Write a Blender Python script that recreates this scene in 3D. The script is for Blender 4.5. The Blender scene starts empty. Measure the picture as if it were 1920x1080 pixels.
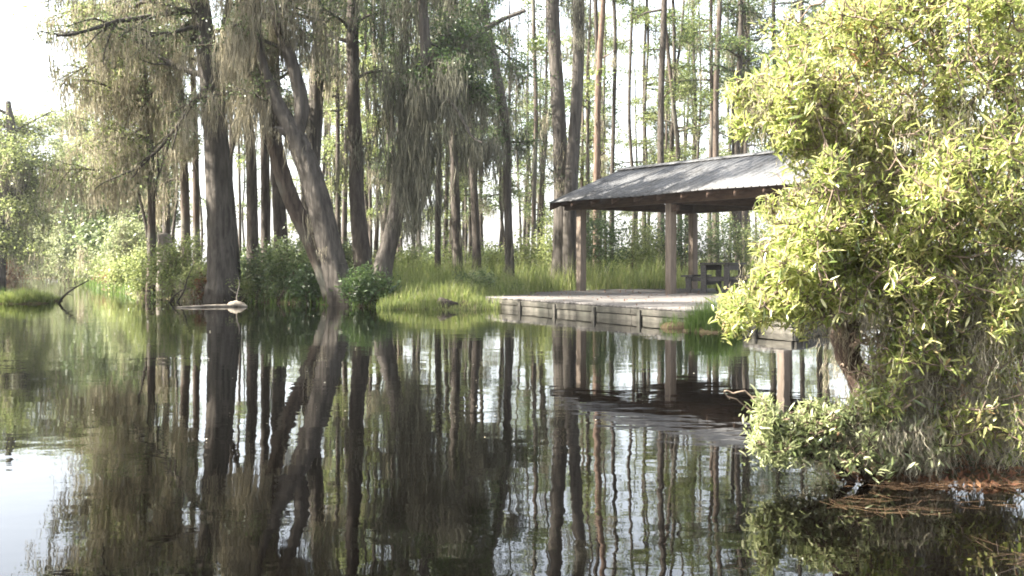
import bpy, math
import numpy as np
from mathutils import Vector

RNG = np.random.default_rng(11)
SC = bpy.context.scene
COL = SC.collection
MOSSK, LEAFK = 0.27, 1.0                 # overall thickness of moss and crowns
F, CH, HY = 2000.0, 0.98, 496.0          # focal length (px at 1920 wide), eye height, horizon row


def W(px, d, py):
    return np.array([(px - 960) / F * d, d, CH + (HY - py) / F * d])


def X(px, d):
    return (px - 960) / F * d


# ------------------------------------------------------------------ mesh helpers
ORG = {}


class MB:
    """collects quads; build() links them as one mesh object"""

    def __init__(self):
        self.v, self.f, self.a, self.n = [], [], [], 0

    def add(self, v, f, var=None):
        v = np.asarray(v, float).reshape(-1, 3)
        f = np.asarray(f, int).reshape(-1, 4)
        self.v.append(v)
        self.f.append(f + self.n)
        self.a.append(np.full(len(f), RNG.random()) if var is None else np.broadcast_to(var, (len(f),)))
        self.n += len(v)
        return self

    def box(self, M, x0, x1, y0, y1, z0, z1):
        c = np.array([[x, y, z] for z in (z0, z1) for y in (y0, y1) for x in (x0, x1)], float)
        f = [[0, 2, 3, 1], [4, 5, 7, 6], [0, 1, 5, 4], [2, 6, 7, 3], [0, 4, 6, 2], [1, 3, 7, 5]]
        return self.add(M(c), f)

    def build(self, name, mat, parent=None, smooth=False, bevel=0.0):
        me = bpy.data.meshes.new(name)
        v = np.concatenate(self.v)
        f = np.concatenate(self.f)
        a = np.concatenate(self.a)
        org = ORG.get(parent.name, np.zeros(3)) if parent else np.zeros(3)
        v = v - org
        me.vertices.add(len(v))
        me.vertices.foreach_set('co', v.astype(np.float32).ravel())
        me.loops.add(f.size)
        me.loops.foreach_set('vertex_index', f.astype(np.int32).ravel())
        me.polygons.add(len(f))
        me.polygons.foreach_set('loop_start', np.arange(0, f.size, 4, dtype=np.int32))
        me.polygons.foreach_set('loop_total', np.full(len(f), 4, np.int32))
        if smooth:
            me.polygons.foreach_set('use_smooth', np.ones(len(f), bool))
        at = me.attributes.new('var', 'FLOAT', 'FACE')
        at.data.foreach_set('value', a.astype(np.float32))
        me.update(calc_edges=True)
        me.validate()
        me.materials.append(mat)
        o = bpy.data.objects.new(name, me)
        COL.objects.link(o)
        if parent:
            o.parent = parent
            ORG[o.name] = org
        if bevel:
            m = o.modifiers.new('bevel', 'BEVEL')
            m.width = bevel
            m.segments = 2
            m.limit_method = 'ANGLE'
        return o


def tag(o, label=None, cat=None, group=None, kind=None):
    for k, x in (('label', label), ('category', cat), ('group', group), ('kind', kind)):
        if x:
            o[k] = x
    return o


def thing(name, loc, label, cat, group=None):
    o = bpy.data.objects.new(name, None)
    o.empty_display_size = 0.3
    COL.objects.link(o)
    o.location = [float(c) for c in loc]
    ORG[o.name] = np.asarray(loc, float)
    return tag(o, label, cat, group)


def unit(v):
    return v / (np.linalg.norm(v, axis=-1, keepdims=True) + 1e-9)


def resample(pts, n):
    """Catmull-Rom through rows of pts (any number of columns)"""
    P = np.asarray(pts, float)
    P = np.vstack([2 * P[0] - P[1], P, 2 * P[-1] - P[-2]])
    k = len(P) - 3
    t = np.linspace(0, k - 1e-6, n)
    i = t.astype(int)
    u = (t - i)[:, None]
    p0, p1, p2, p3 = P[i], P[i + 1], P[i + 2], P[i + 3]
    return 0.5 * (2 * p1 + (p2 - p0) * u + (2 * p0 - 5 * p1 + 4 * p2 - p3) * u ** 2 + (3 * p1 - p0 - 3 * p2 + p3) * u ** 3)


def tube(mb, path, rad, n=8, flute=0.0, rough=0.0, var=None):
    P = np.asarray(path, float)
    rad = np.broadcast_to(np.asarray(rad, float), (len(P),))
    k = len(P)
    T = unit(np.gradient(P, axis=0))
    ref = np.array([0.31, 0.95, 0.02]) if abs(T[0][2]) > 0.6 else np.array([0.05, 0.02, 1.0])
    A = unit(ref - (T @ ref)[:, None] * T)
    B = np.cross(T, A)
    th = np.linspace(0, 2 * math.pi, n, endpoint=False)
    ph = RNG.random() * 6
    R = rad[:, None] * (1 + flute * (np.sin(5 * th + ph) * 0.6 + np.sin(3 * th + ph * 2) * 0.5 + 0.5 * RNG.normal(0, 1, n))[None] + rough * RNG.normal(0, 1, (k, n)))
    V = P[:, None] + R[..., None] * (np.cos(th)[None, :, None] * A[:, None] + np.sin(th)[None, :, None] * B[:, None])
    i = np.arange(k - 1)[:, None] * n
    j = np.arange(n)[None]
    jn = (j + 1) % n
    Fq = np.stack([i + j, i + jn, i + n + jn, i + n + j], -1).reshape(-1, 4)
    mb.add(V.reshape(-1, 3), Fq, var)


def leaf_quads(mb, C, size, aspect=0.45, up=0.25, var=None):
    C = np.asarray(C, float)
    n = len(C)
    if n == 0:
        return
    s = size * RNG.uniform(0.6, 1.35, (n, 1))
    t = unit(RNG.normal(0, 1, (n, 3)) * np.array([1, 1, 0.7]))
    b = np.cross(t, unit(RNG.normal(0, 1, (n, 3)) + np.array([0, 0, up])))
    b = unit(b)
    V = np.stack([C - t * s * 0.5, C + b * s * aspect * 0.5 + t * s * 0.05, C + t * s * 0.5, C - b * s * aspect * 0.5 + t * s * 0.05], 1)
    mb.add(V.reshape(-1, 3), np.arange(n * 4).reshape(-1, 4), RNG.random(n) if var is None else var)


def clumps(centers, m, sig, flat=0.7):
    c = np.repeat(np.asarray(centers, float), m, 0)
    return c + RNG.normal(0, 1, c.shape) * np.array([sig, sig, sig * flat])


def strands(mb, S, L, w, segs=4, wig=0.09, lean=0.07):
    """hanging ribbons starting at S (n,3), of lengths L and widths w"""
    n = len(S)
    L = np.broadcast_to(L, (n,))
    w = np.broadcast_to(w, (n,))
    t = np.linspace(0, 1, segs + 1)
    lat = np.cumsum(RNG.normal(0, 1, (n, segs + 1, 2)), 1) * (wig * L / math.sqrt(segs))[:, None, None]
    lat += RNG.normal(0, lean, (n, 1, 2)) * L[:, None, None] * t[None, :, None]
    P = np.repeat(S[:, None], segs + 1, 1).copy()
    P[..., :2] += lat
    P[..., 2] -= L[:, None] * t[None]
    an = RNG.random(n)[:, None] * math.pi + RNG.normal(0, 0.5, (n, segs + 1))
    prof = np.clip(1.0 - t ** 2.2 * 0.85, 0.1, 1) * np.where(t == 0, 0.5, 1)
    off = np.stack([np.cos(an), np.sin(an), np.zeros_like(an)], -1) * (w[:, None] * prof[None] * 0.5)[..., None]
    V = np.stack([P - off, P + off], 2).reshape(-1, 3)
    base = (np.arange(n) * (segs + 1) * 2)[:, None]
    j = (np.arange(segs) * 2)[None]
    Fq = np.stack([base + j, base + j + 1, base + j + 3, base + j + 2], -1).reshape(-1, 4)
    mb.add(V, Fq, np.repeat(RNG.random(n), segs))


def hanks(mb, A, L, n=14, spread=0.09, w=0.03, segs=5, wig=0.09):
    """Spanish-moss hanks from anchors A with lengths L"""
    A = np.asarray(A, float)
    if len(A) == 0:
        return
    L = np.broadcast_to(L, (len(A),))
    c = np.repeat(A, n, 0)
    LL = np.repeat(L, n)
    drop = RNG.random(len(c)) ** 1.4 * 0.65
    sp = spread * (1 - 0.75 * drop)
    s = c + RNG.normal(0, 1, c.shape) * np.stack([sp, sp, sp * 0.4], -1)
    s[:, 2] -= drop * LL
    strands(mb, s, LL * (1 - drop) * RNG.uniform(0.2, 1.0, len(c)) ** 1.2, w * RNG.uniform(0.5, 1.5, len(c)), segs, wig)


# ------------------------------------------------------------------ materials
def nt(name):
    m = bpy.data.materials.new(name)
    m.use_nodes = True
    t = m.node_tree
    t.nodes.clear()
    out = t.nodes.new('ShaderNodeOutputMaterial')
    return m, t, out


def ramp(t, fac, stops):
    r = t.nodes.new('ShaderNodeValToRGB')
    el = r.color_ramp.elements
    while len(el) < len(stops):
        el.new(0.5)
    for e, (p, c) in zip(el, stops):
        e.position = p
        e.color = (*c, 1)
    t.links.new(fac, r.inputs[0])
    return r.outputs[0]


def noise(t, vec, scale, detail=3, rough=0.6):
    n = t.nodes.new('ShaderNodeTexNoise')
    n.inputs['Scale'].default_value = scale
    n.inputs['Detail'].default_value = detail
    n.inputs['Roughness'].default_value = rough
    if vec is not None:
        t.links.new(vec, n.inputs['Vector'])
    return n.outputs['Fac']


def coords(t, scale=(1, 1, 1), rot=(0, 0, 0)):
    g = t.nodes.new('ShaderNodeNewGeometry')
    m = t.nodes.new('ShaderNodeMapping')
    m.inputs['Scale'].default_value = scale
    m.inputs['Rotation'].default_value = rot
    t.links.new(g.outputs['Position'], m.inputs['Vector'])
    return m.outputs[0]


def objcoords(t, scale=(1, 1, 1)):
    g = t.nodes.new('ShaderNodeTexCoord')
    m = t.nodes.new('ShaderNodeMapping')
    m.inputs['Scale'].default_value = scale
    t.links.new(g.outputs['Object'], m.inputs['Vector'])
    return m.outputs[0]


def math_node(t, op, a, b):
    n = t.nodes.new('ShaderNodeMath')
    n.operation = op
    for i, x in enumerate((a, b)):
        if isinstance(x, (int, float)):
            n.inputs[i].default_value = x
        else:
            t.links.new(x, n.inputs[i])
    return n.outputs[0]


def principled(t, col, rough=0.7, spec=0.3, metal=0.0, bump=None, bdist=0.01, bstr=1.0):
    p = t.nodes.new('ShaderNodeBsdfPrincipled')
    if isinstance(col, tuple):
        p.inputs['Base Color'].default_value = (*col, 1)
    else:
        t.links.new(col, p.inputs['Base Color'])
    if isinstance(rough, (int, float)):
        p.inputs['Roughness'].default_value = rough
    else:
        t.links.new(rough, p.inputs['Roughness'])
    p.inputs['Specular IOR Level'].default_value = spec
    p.inputs['Metallic'].default_value = metal
    if bump is not None:
        b = t.nodes.new('ShaderNodeBump')
        b.inputs['Distance'].default_value = bdist
        b.inputs['Strength'].default_value = bstr
        t.links.new(bump, b.inputs['Height'])
        t.links.new(b.outputs[0], p.inputs['Normal'])
    return p


def foliage(name, stops, tstops=None, trans=0.42, rough=0.5, spec=0.35):
    """leaf or moss: reflecting front, light coming through; colour differs leaf by leaf"""
    m, t, out = nt(name)
    a = t.nodes.new('ShaderNodeAttribute')
    a.attribute_name = 'var'
    oi = t.nodes.new('ShaderNodeObjectInfo')
    nz = noise(t, coords(t), 1.1, 2)
    f = math_node(t, 'ADD', math_node(t, 'MULTIPLY', a.outputs['Fac'], 0.62), math_node(t, 'MULTIPLY', nz, 0.38))
    f = math_node(t, 'ADD', f, math_node(t, 'MULTIPLY', math_node(t, 'SUBTRACT', oi.outputs['Random'], 0.5), 0.16))
    c = ramp(t, f, stops)
    p = principled(t, c, rough, spec)
    tr = t.nodes.new('ShaderNodeBsdfTranslucent')
    t.links.new(ramp(t, f, tstops or [(q, tuple(min(1, x * 1.5) for x in cc)) for q, cc in stops]), tr.inputs['Color'])
    mx = t.nodes.new('ShaderNodeMixShader')
    mx.inputs[0].default_value = trans
    t.links.new(p.outputs[0], mx.inputs[1])
    t.links.new(tr.outputs[0], mx.inputs[2])
    t.links.new(mx.outputs[0], out.inputs[0])
    return m


def bark(name, dark, light, zs=0.25, sc=9.0, bd=0.03, lichen=None):
    m, t, out = nt(name)
    v = coords(t, (1, 1, zs))
    n1 = noise(t, v, sc, 5, 0.65)
    n2 = noise(t, coords(t, (1, 1, 0.6)), 1.3, 3)
    c = ramp(t, n1, [(0.3, dark), (0.7, light)])
    if lichen:
        mx = t.nodes.new('ShaderNodeMix')
        mx.data_type = 'RGBA'
        t.links.new(ramp(t, n2, [(0.5, (0, 0, 0)), (0.7, (0.8, 0.8, 0.8))]), mx.inputs[0])
        t.links.new(c, mx.inputs[6])
        mx.inputs[7].default_value = (*lichen, 1)
        c = mx.outputs[2]
    sp_ = t.nodes.new('ShaderNodeSeparateXYZ')                     # dark high-water stain on the foot
    t.links.new(coords(t), sp_.inputs[0])
    lvl = math_node(t, 'ADD', sp_.outputs[2], math_node(t, 'MULTIPLY', n2, 0.35))
    st = t.nodes.new('ShaderNodeMix')
    st.data_type = 'RGBA'
    st.blend_type = 'MULTIPLY'
    t.links.new(ramp(t, lvl, [(0.36, (0.85, 0.85, 0.85)), (0.52, (0, 0, 0))]), st.inputs[0])
    t.links.new(c, st.inputs[6])
    st.inputs[7].default_value = (0.35, 0.33, 0.3, 1)
    c = st.outputs[2]
    p = principled(t, c, 0.9, 0.15, 0, n1, bd, 0.9)
    t.links.new(p.outputs[0], out.inputs[0])
    return m


def wood(name, dark, light, vs=(1, 1, 1), sc=6.0, bd=0.006, stain=None):
    m, t, out = nt(name)
    n1 = noise(t, objcoords(t, vs), sc, 5, 0.7)
    c = ramp(t, n1, [(0.28, dark), (0.72, light)])
    if stain:
        mx = t.nodes.new('ShaderNodeMix')
        mx.data_type = 'RGBA'
        t.links.new(ramp(t, noise(t, objcoords(t, (1.0, 1.0, 0.12)), 2.6, 4, 0.7), [(0.42, (0, 0, 0)), (0.62, (0.9, 0.9, 0.9))]), mx.inputs[0])
        t.links.new(c, mx.inputs[6])
        mx.inputs[7].default_value = (*stain, 1)
        c = mx.outputs[2]
    p = principled(t, c, 0.85, 0.2, 0, n1, bd, 0.7)
    t.links.new(p.outputs[0], out.inputs[0])
    return m


M = {}
M['bark_grey'] = bark('bark_grey', (0.025, 0.022, 0.018), (0.105, 0.092, 0.078), 0.12, 10, 0.06)
M['bark_dark'] = bark('bark_dark', (0.022, 0.018, 0.015), (0.085, 0.072, 0.06), 0.2, 12, 0.03)
M['bark_brown'] = bark('bark_brown', (0.028, 0.021, 0.016), (0.115, 0.09, 0.071), 0.1, 9, 0.06, (0.13, 0.13, 0.105))
M['bark_pine'] = bark('bark_pine', (0.022, 0.018, 0.015), (0.08, 0.068, 0.055), 0.35, 14, 0.03)
M['bark_rust'] = bark('bark_rust', (0.06, 0.04, 0.03), (0.17, 0.12, 0.09), 0.2, 12, 0.03)
M['bark_shrub'] = bark('bark_shrub', (0.018, 0.011, 0.008), (0.06, 0.04, 0.031), 0.5, 60, 0.012)
M['twig'] = bark('twig', (0.06, 0.045, 0.035), (0.2, 0.15, 0.11), 0.5, 30, 0.004)
M['dead_wood'] = bark('dead_wood', (0.1, 0.085, 0.07), (0.24, 0.21, 0.18), 0.3, 12, 0.01)
M['pale_wood'] = bark('pale_wood', (0.2, 0.17, 0.14), (0.6, 0.55, 0.47), 1, 9, 0.02)

M['leaf_oak'] = foliage('leaf_oak', [(0.2, (0.035, 0.055, 0.02)), (0.55, (0.085, 0.115, 0.042)), (0.85, (0.18, 0.21, 0.09))], None, 0.42, 0.42, 0.45)
M['leaf_dark'] = foliage('leaf_dark', [(0.2, (0.02, 0.04, 0.012)), (0.6, (0.045, 0.075, 0.022)), (0.9, (0.09, 0.13, 0.035))], None, 0.35, 0.38, 0.5)
M['leaf_light'] = foliage('leaf_light', [(0.2, (0.08, 0.105, 0.03)), (0.55, (0.16, 0.19, 0.065)), (0.85, (0.28, 0.29, 0.12))], None, 0.5, 0.45, 0.4)
M['leaf_hazy'] = foliage('leaf_hazy', [(0.2, (0.1, 0.125, 0.05)), (0.55, (0.19, 0.21, 0.1)), (0.85, (0.32, 0.33, 0.18))], None, 0.45, 0.45, 0.4)  # paler leaf_light, with haze put into the colour for far-bank leaves
M['leaf_cypress'] = foliage('leaf_cypress', [(0.2, (0.06, 0.09, 0.028)), (0.55, (0.11, 0.15, 0.045)), (0.85, (0.2, 0.22, 0.07))], None, 0.5, 0.6, 0.25)
M['leaf_pine'] = foliage('leaf_pine', [(0.2, (0.03, 0.048, 0.02)), (0.6, (0.06, 0.085, 0.035)), (0.9, (0.1, 0.13, 0.055))], None, 0.35, 0.5, 0.3)
M['leaf_near'] = foliage('leaf_near', [(0.14, (0.045, 0.07, 0.018)), (0.4, (0.125, 0.155, 0.045)), (0.64, (0.25, 0.26, 0.09)), (0.84, (0.42, 0.4, 0.19)), (0.91, (0.26, 0.15, 0.08))],
                         [(0.12, (0.2, 0.28, 0.06)), (0.4, (0.34, 0.41, 0.1)), (0.64, (0.52, 0.54, 0.18)), (0.84, (0.64, 0.61, 0.29)), (0.91, (0.35, 0.15, 0.05))], 0.48, 0.24, 0.8)
M['leaf_pale'] = foliage('leaf_pale', [(0.15, (0.11, 0.14, 0.05)), (0.5, (0.23, 0.255, 0.115)), (0.8, (0.42, 0.42, 0.25)), (0.88, (0.27, 0.15, 0.08))], None, 0.42, 0.3, 0.6)
M['leaf_brown'] = foliage('leaf_brown', [(0.2, (0.07, 0.03, 0.018)), (0.6, (0.16, 0.075, 0.04)), (0.9, (0.25, 0.15, 0.075))], None, 0.3, 0.7, 0.2)
M['moss'] = foliage('moss', [(0.15, (0.13, 0.12, 0.088)), (0.55, (0.25, 0.228, 0.17)), (0.9, (0.38, 0.345, 0.26))], [(0.15, (0.15, 0.135, 0.08)), (0.9, (0.42, 0.37, 0.25))], 0.4, 0.9, 0.05)
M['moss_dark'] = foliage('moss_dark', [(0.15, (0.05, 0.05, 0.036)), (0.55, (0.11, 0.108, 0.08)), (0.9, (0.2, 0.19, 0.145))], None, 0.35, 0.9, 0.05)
M['moss_near'] = foliage('moss_near', [(0.15, (0.14, 0.125, 0.09)), (0.55, (0.28, 0.255, 0.19)), (0.9, (0.44, 0.41, 0.31))], [(0.15, (0.15, 0.12, 0.07)), (0.9, (0.42, 0.35, 0.22))], 0.4, 0.9, 0.05)
M['grass'] = foliage('grass', [(0.15, (0.04, 0.065, 0.018)), (0.5, (0.1, 0.132, 0.042)), (0.72, (0.2, 0.215, 0.09)), (0.82, (0.33, 0.29, 0.18))], [(0.15, (0.15, 0.22, 0.04)), (0.9, (0.38, 0.4, 0.13))], 0.5, 0.5, 0.3)
M['grass_dark'] = foliage('grass_dark', [(0.15, (0.035, 0.065, 0.015)), (0.9, (0.1, 0.15, 0.03))], None, 0.45, 0.5, 0.3)
M['needles'] = foliage('needles', [(0.15, (0.025, 0.016, 0.01)), (0.55, (0.06, 0.036, 0.02)), (0.9, (0.14, 0.085, 0.045))], None, 0.15, 0.5, 0.4)
M['floating'] = foliage('floating', [(0.2, (0.35, 0.3, 0.2)), (0.8, (0.6, 0.56, 0.45))], None, 0.1, 0.3, 0.6)
M['post'] = wood('post', (0.085, 0.066, 0.05), (0.21, 0.17, 0.135), (6, 6, 0.5), 4)
M['beam'] = wood('beam', (0.035, 0.023, 0.017), (0.09, 0.058, 0.04), (1, 1, 5), 4)
M['table'] = wood('table', (0.035, 0.032, 0.03), (0.1, 0.093, 0.086), (1, 6, 6), 5)
M['dock_face'] = wood('dock_face', (0.038, 0.035, 0.028), (0.12, 0.11, 0.09), (1.2, 1.2, 9), 4, 0.008, (0.03, 0.03, 0.023))


def deck_mat():
    m, t, out = nt('deck_boards')
    a = t.nodes.new('ShaderNodeAttribute')
    a.attribute_name = 'var'
    n1 = noise(t, coords(t, (1, 1, 1)), 3.0, 5, 0.7)
    f = math_node(t, 'ADD', math_node(t, 'MULTIPLY', a.outputs['Fac'], 0.4), math_node(t, 'MULTIPLY', n1, 0.7))
    p = principled(t, ramp(t, f, [(0.25, (0.05, 0.046, 0.042)), (0.8, (0.13, 0.12, 0.11))]), 0.8, 0.25, 0, n1, 0.006, 0.6)
    t.links.new(p.outputs[0], out.inputs[0])
    return m


def roof_mat():
    m, t, out = nt('galvanised_roof')
    n1 = noise(t, coords(t, (1, 1, 1)), 1.4, 5, 0.7)
    n2 = noise(t, coords(t, (14, 2, 2), (0, 0, -0.6)), 2.0, 4, 0.7)
    f = math_node(t, 'ADD', math_node(t, 'MULTIPLY', n1, 0.55), math_node(t, 'MULTIPLY', n2, 0.45))
    c = ramp(t, f, [(0.34, (0.035, 0.033, 0.031)), (0.5, (0.075, 0.075, 0.075)), (0.68, (0.12, 0.122, 0.125))])
    p = principled(t, c, ramp(t, f, [(0.3, (0.75, 0.75, 0.75)), (0.8, (0.55, 0.55, 0.55))]), 0.3, 0.1, n1, 0.004, 0.4)
    t.links.new(p.outputs[0], out.inputs[0])
    return m


def ground_mat():
    m, t, out = nt('forest_floor')
    n1 = noise(t, coords(t), 0.6, 5)
    n2 = noise(t, coords(t), 9.0, 5, 0.7)
    f = math_node(t, 'ADD', math_node(t, 'MULTIPLY', n1, 0.5), math_node(t, 'MULTIPLY', n2, 0.5))
    c = ramp(t, f, [(0.3, (0.03, 0.022, 0.014)), (0.5, (0.075, 0.055, 0.032)), (0.6, (0.06, 0.075, 0.022)), (0.75, (0.12, 0.12, 0.045))])
    p = principled(t, c, 0.95, 0.1, 0, n2, 0.05, 0.8)
    t.links.new(p.outputs[0], out.inputs[0])
    return m


def water_mat():
    m, t, out = nt('swamp_water')
    v = coords(t)
    big = noise(t, v, 0.22, 2)
    w1 = noise(t, coords(t, (1.0, 1.35, 1), (0, 0, 0.35)), 2.1, 2, 0.5)
    w2 = noise(t, coords(t, (0.8, 1.5, 1), (0, 0, -0.2)), 8.5, 2, 0.55)
    w3 = noise(t, v, 0.75, 1, 0.5)
    amp = ramp(t, big, [(0.38, (0.3, 0.3, 0.3)), (0.62, (1, 1, 1))])
    h = math_node(t, 'ADD', math_node(t, 'MULTIPLY', w1, 0.75), math_node(t, 'MULTIPLY', w2, 0.1))
    h = math_node(t, 'ADD', math_node(t, 'MULTIPLY', h, amp), math_node(t, 'MULTIPLY', w3, 1.0))
    p = principled(t, (0.001, 0.0008, 0.0006), 0.015, 0.5, 0, h, 0.0038, 1.0)
    p.inputs['IOR'].default_value = 1.333
    t.links.new(p.outputs[0], out.inputs[0])
    return m


M['deck'] = deck_mat()
M['roof'] = roof_mat()
M['ground'] = ground_mat()
M['water'] = water_mat()

# ------------------------------------------------------------------ terrain and water
def wl(py):
    return CH * F / (py - HY)          # distance of a waterline seen at row py


shore_px = [(-420, 521), (-60, 523), (20, 524), (60, 519.5), (130, 520.5), (165, 529), (190, 541), (250, 552), (300, 559), (400, 564), (480, 566), (560, 569),
            (640, 572), (700, 575), (760, 579), (850, 580.5), (930, 580)]
shore = [np.array([X(px, wl(py)), wl(py)]) for px, py in shore_px]
shore += [np.array(p) for p in [(0.6, 27.5), (2.6, 31.0), (8, 32.5), (12.5, 28), (14, 20), (16, 14), (60, 10), (500, 0), (500, 900), (-700, 900), (-700, 80)]]
shore = np.array(shore)
leftbank = np.array([(-12.9, 27.6), (-13.3, 24), (-13.0, 18), (-12.6, 12), (-11.6, 8), (-12.5, 5), (-40, 4), (-70, 30), (-40, 34), (-14, 29.6)])
spit = np.array([(1.5, 5.3), (1.62, 5.0), (2.1, 4.86), (2.6, 4.8), (3.4, 4.75), (6, 4.6), (9, 4.5), (9, 10), (4.5, 9.2), (2.6, 7.0), (1.8, 6.0)])


def sdist(P, poly):
    d = np.full(len(P), 1e9)
    ins = np.zeros(len(P), bool)
    for a, b in zip(poly, np.roll(poly, -1, 0)):
        ab = b - a
        t = np.clip(((P - a) @ ab) / (ab @ ab), 0, 1)
        d = np.minimum(d, np.linalg.norm(P - a - t[:, None] * ab, axis=1))
        c = (a[1] > P[:, 1]) != (b[1] > P[:, 1])
        xx = a[0] + (P[:, 1] - a[1]) / (b[1] - a[1] + 1e-12) * ab[0]
        ins ^= c & (P[:, 0] < xx)
    return np.where(ins, d, -d)


def wob(P, s, seed):
    a = seed * 1.7
    return (np.sin(P[:, 0] * s + a) * np.cos(P[:, 1] * s * 1.23 + a * 2) + 0.6 * np.sin(P[:, 0] * s * 2.3 - P[:, 1] * s * 1.7 + a)) / 1.6


def ground_z(P):
    P = np.asarray(P, float).reshape(-1, 2)
    s1 = sdist(P, shore) + 0.35 * wob(P, 1.5, 1) + 0.12 * wob(P, 5, 2)
    s2 = sdist(P, spit) + 0.1 * wob(P, 3.1, 3)
    z1 = np.clip(s1 * 0.22, -0.5, 0.2) + np.clip(s1 - 1, 0, 30) * 0.004 + np.where(s1 > 0, 0.03 * wob(P, 2.2, 4), 0)
    z2 = np.clip(s2 * 0.16, -0.5, 0.16) + np.where(s2 > 0.1, 0.015 * wob(P, 6, 5), 0)
    s3 = sdist(P, leftbank) + 0.3 * wob(P, 1.9, 6)
    return np.maximum(np.maximum(z1, z2), np.clip(s3 * 0.2, -0.5, 0.2))


def gz(x, y):
    return float(ground_z([(x, y)])[0])


def axis(fine0, fine1, step, lo, hi, g=1.16):
    a = list(np.arange(fine0, fine1 + step / 2, step))
    s, x = step, a[-1]
    while x < hi:
        s *= g
        x += s
        a.append(x)
    s, x = step, a[0]
    b = []
    while x > lo:
        s *= g
        x -= s
        b.append(x)
    return np.array(b[::-1] + a)


xs, ys = axis(-22, 18, 0.25, -650, 650), axis(2.5, 46, 0.25, -40, 850)
gx, gy = np.meshgrid(xs, ys)
P2 = np.stack([gx.ravel(), gy.ravel()], 1)
mb = MB()
nx = len(xs)
ii = np.arange(len(ys) - 1)[:, None] * nx + np.arange(nx - 1)[None]
mb.add(np.column_stack([P2, ground_z(P2)]), np.stack([ii, ii + 1, ii + nx + 1, ii + nx], -1).reshape(-1, 4), 0.5)
tag(mb.build('ground', M['ground'], None, True), 'low swampy forest floor and mud banks around the water', 'ground', None, 'structure')
mb = MB()
mb.add([(-640, -39, 0), (640, -39, 0), (640, 845, 0), (-640, 845, 0)], [[0, 1, 2, 3]])
tag(mb.build('water', M['water']), 'still dark swamp water mirroring the trees', 'water', None, 'structure')


# ------------------------------------------------------------------ trees
def limb_path(p0, d, L, droop=0.0, n=7, wander=0.16):
    p = [np.asarray(p0, float)]
    d = unit(np.asarray(d, float))
    for k in range(n - 1):
        d = unit(d + RNG.normal(0, wander, 3) + np.array([0, 0, -droop / n]))
        p.append(p[-1] + d * L / (n - 1))
    return np.array(p)


def at_h(path, z):
    i = int(np.argmin(np.abs(path[:, 2] - z)))
    return path[i]


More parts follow.
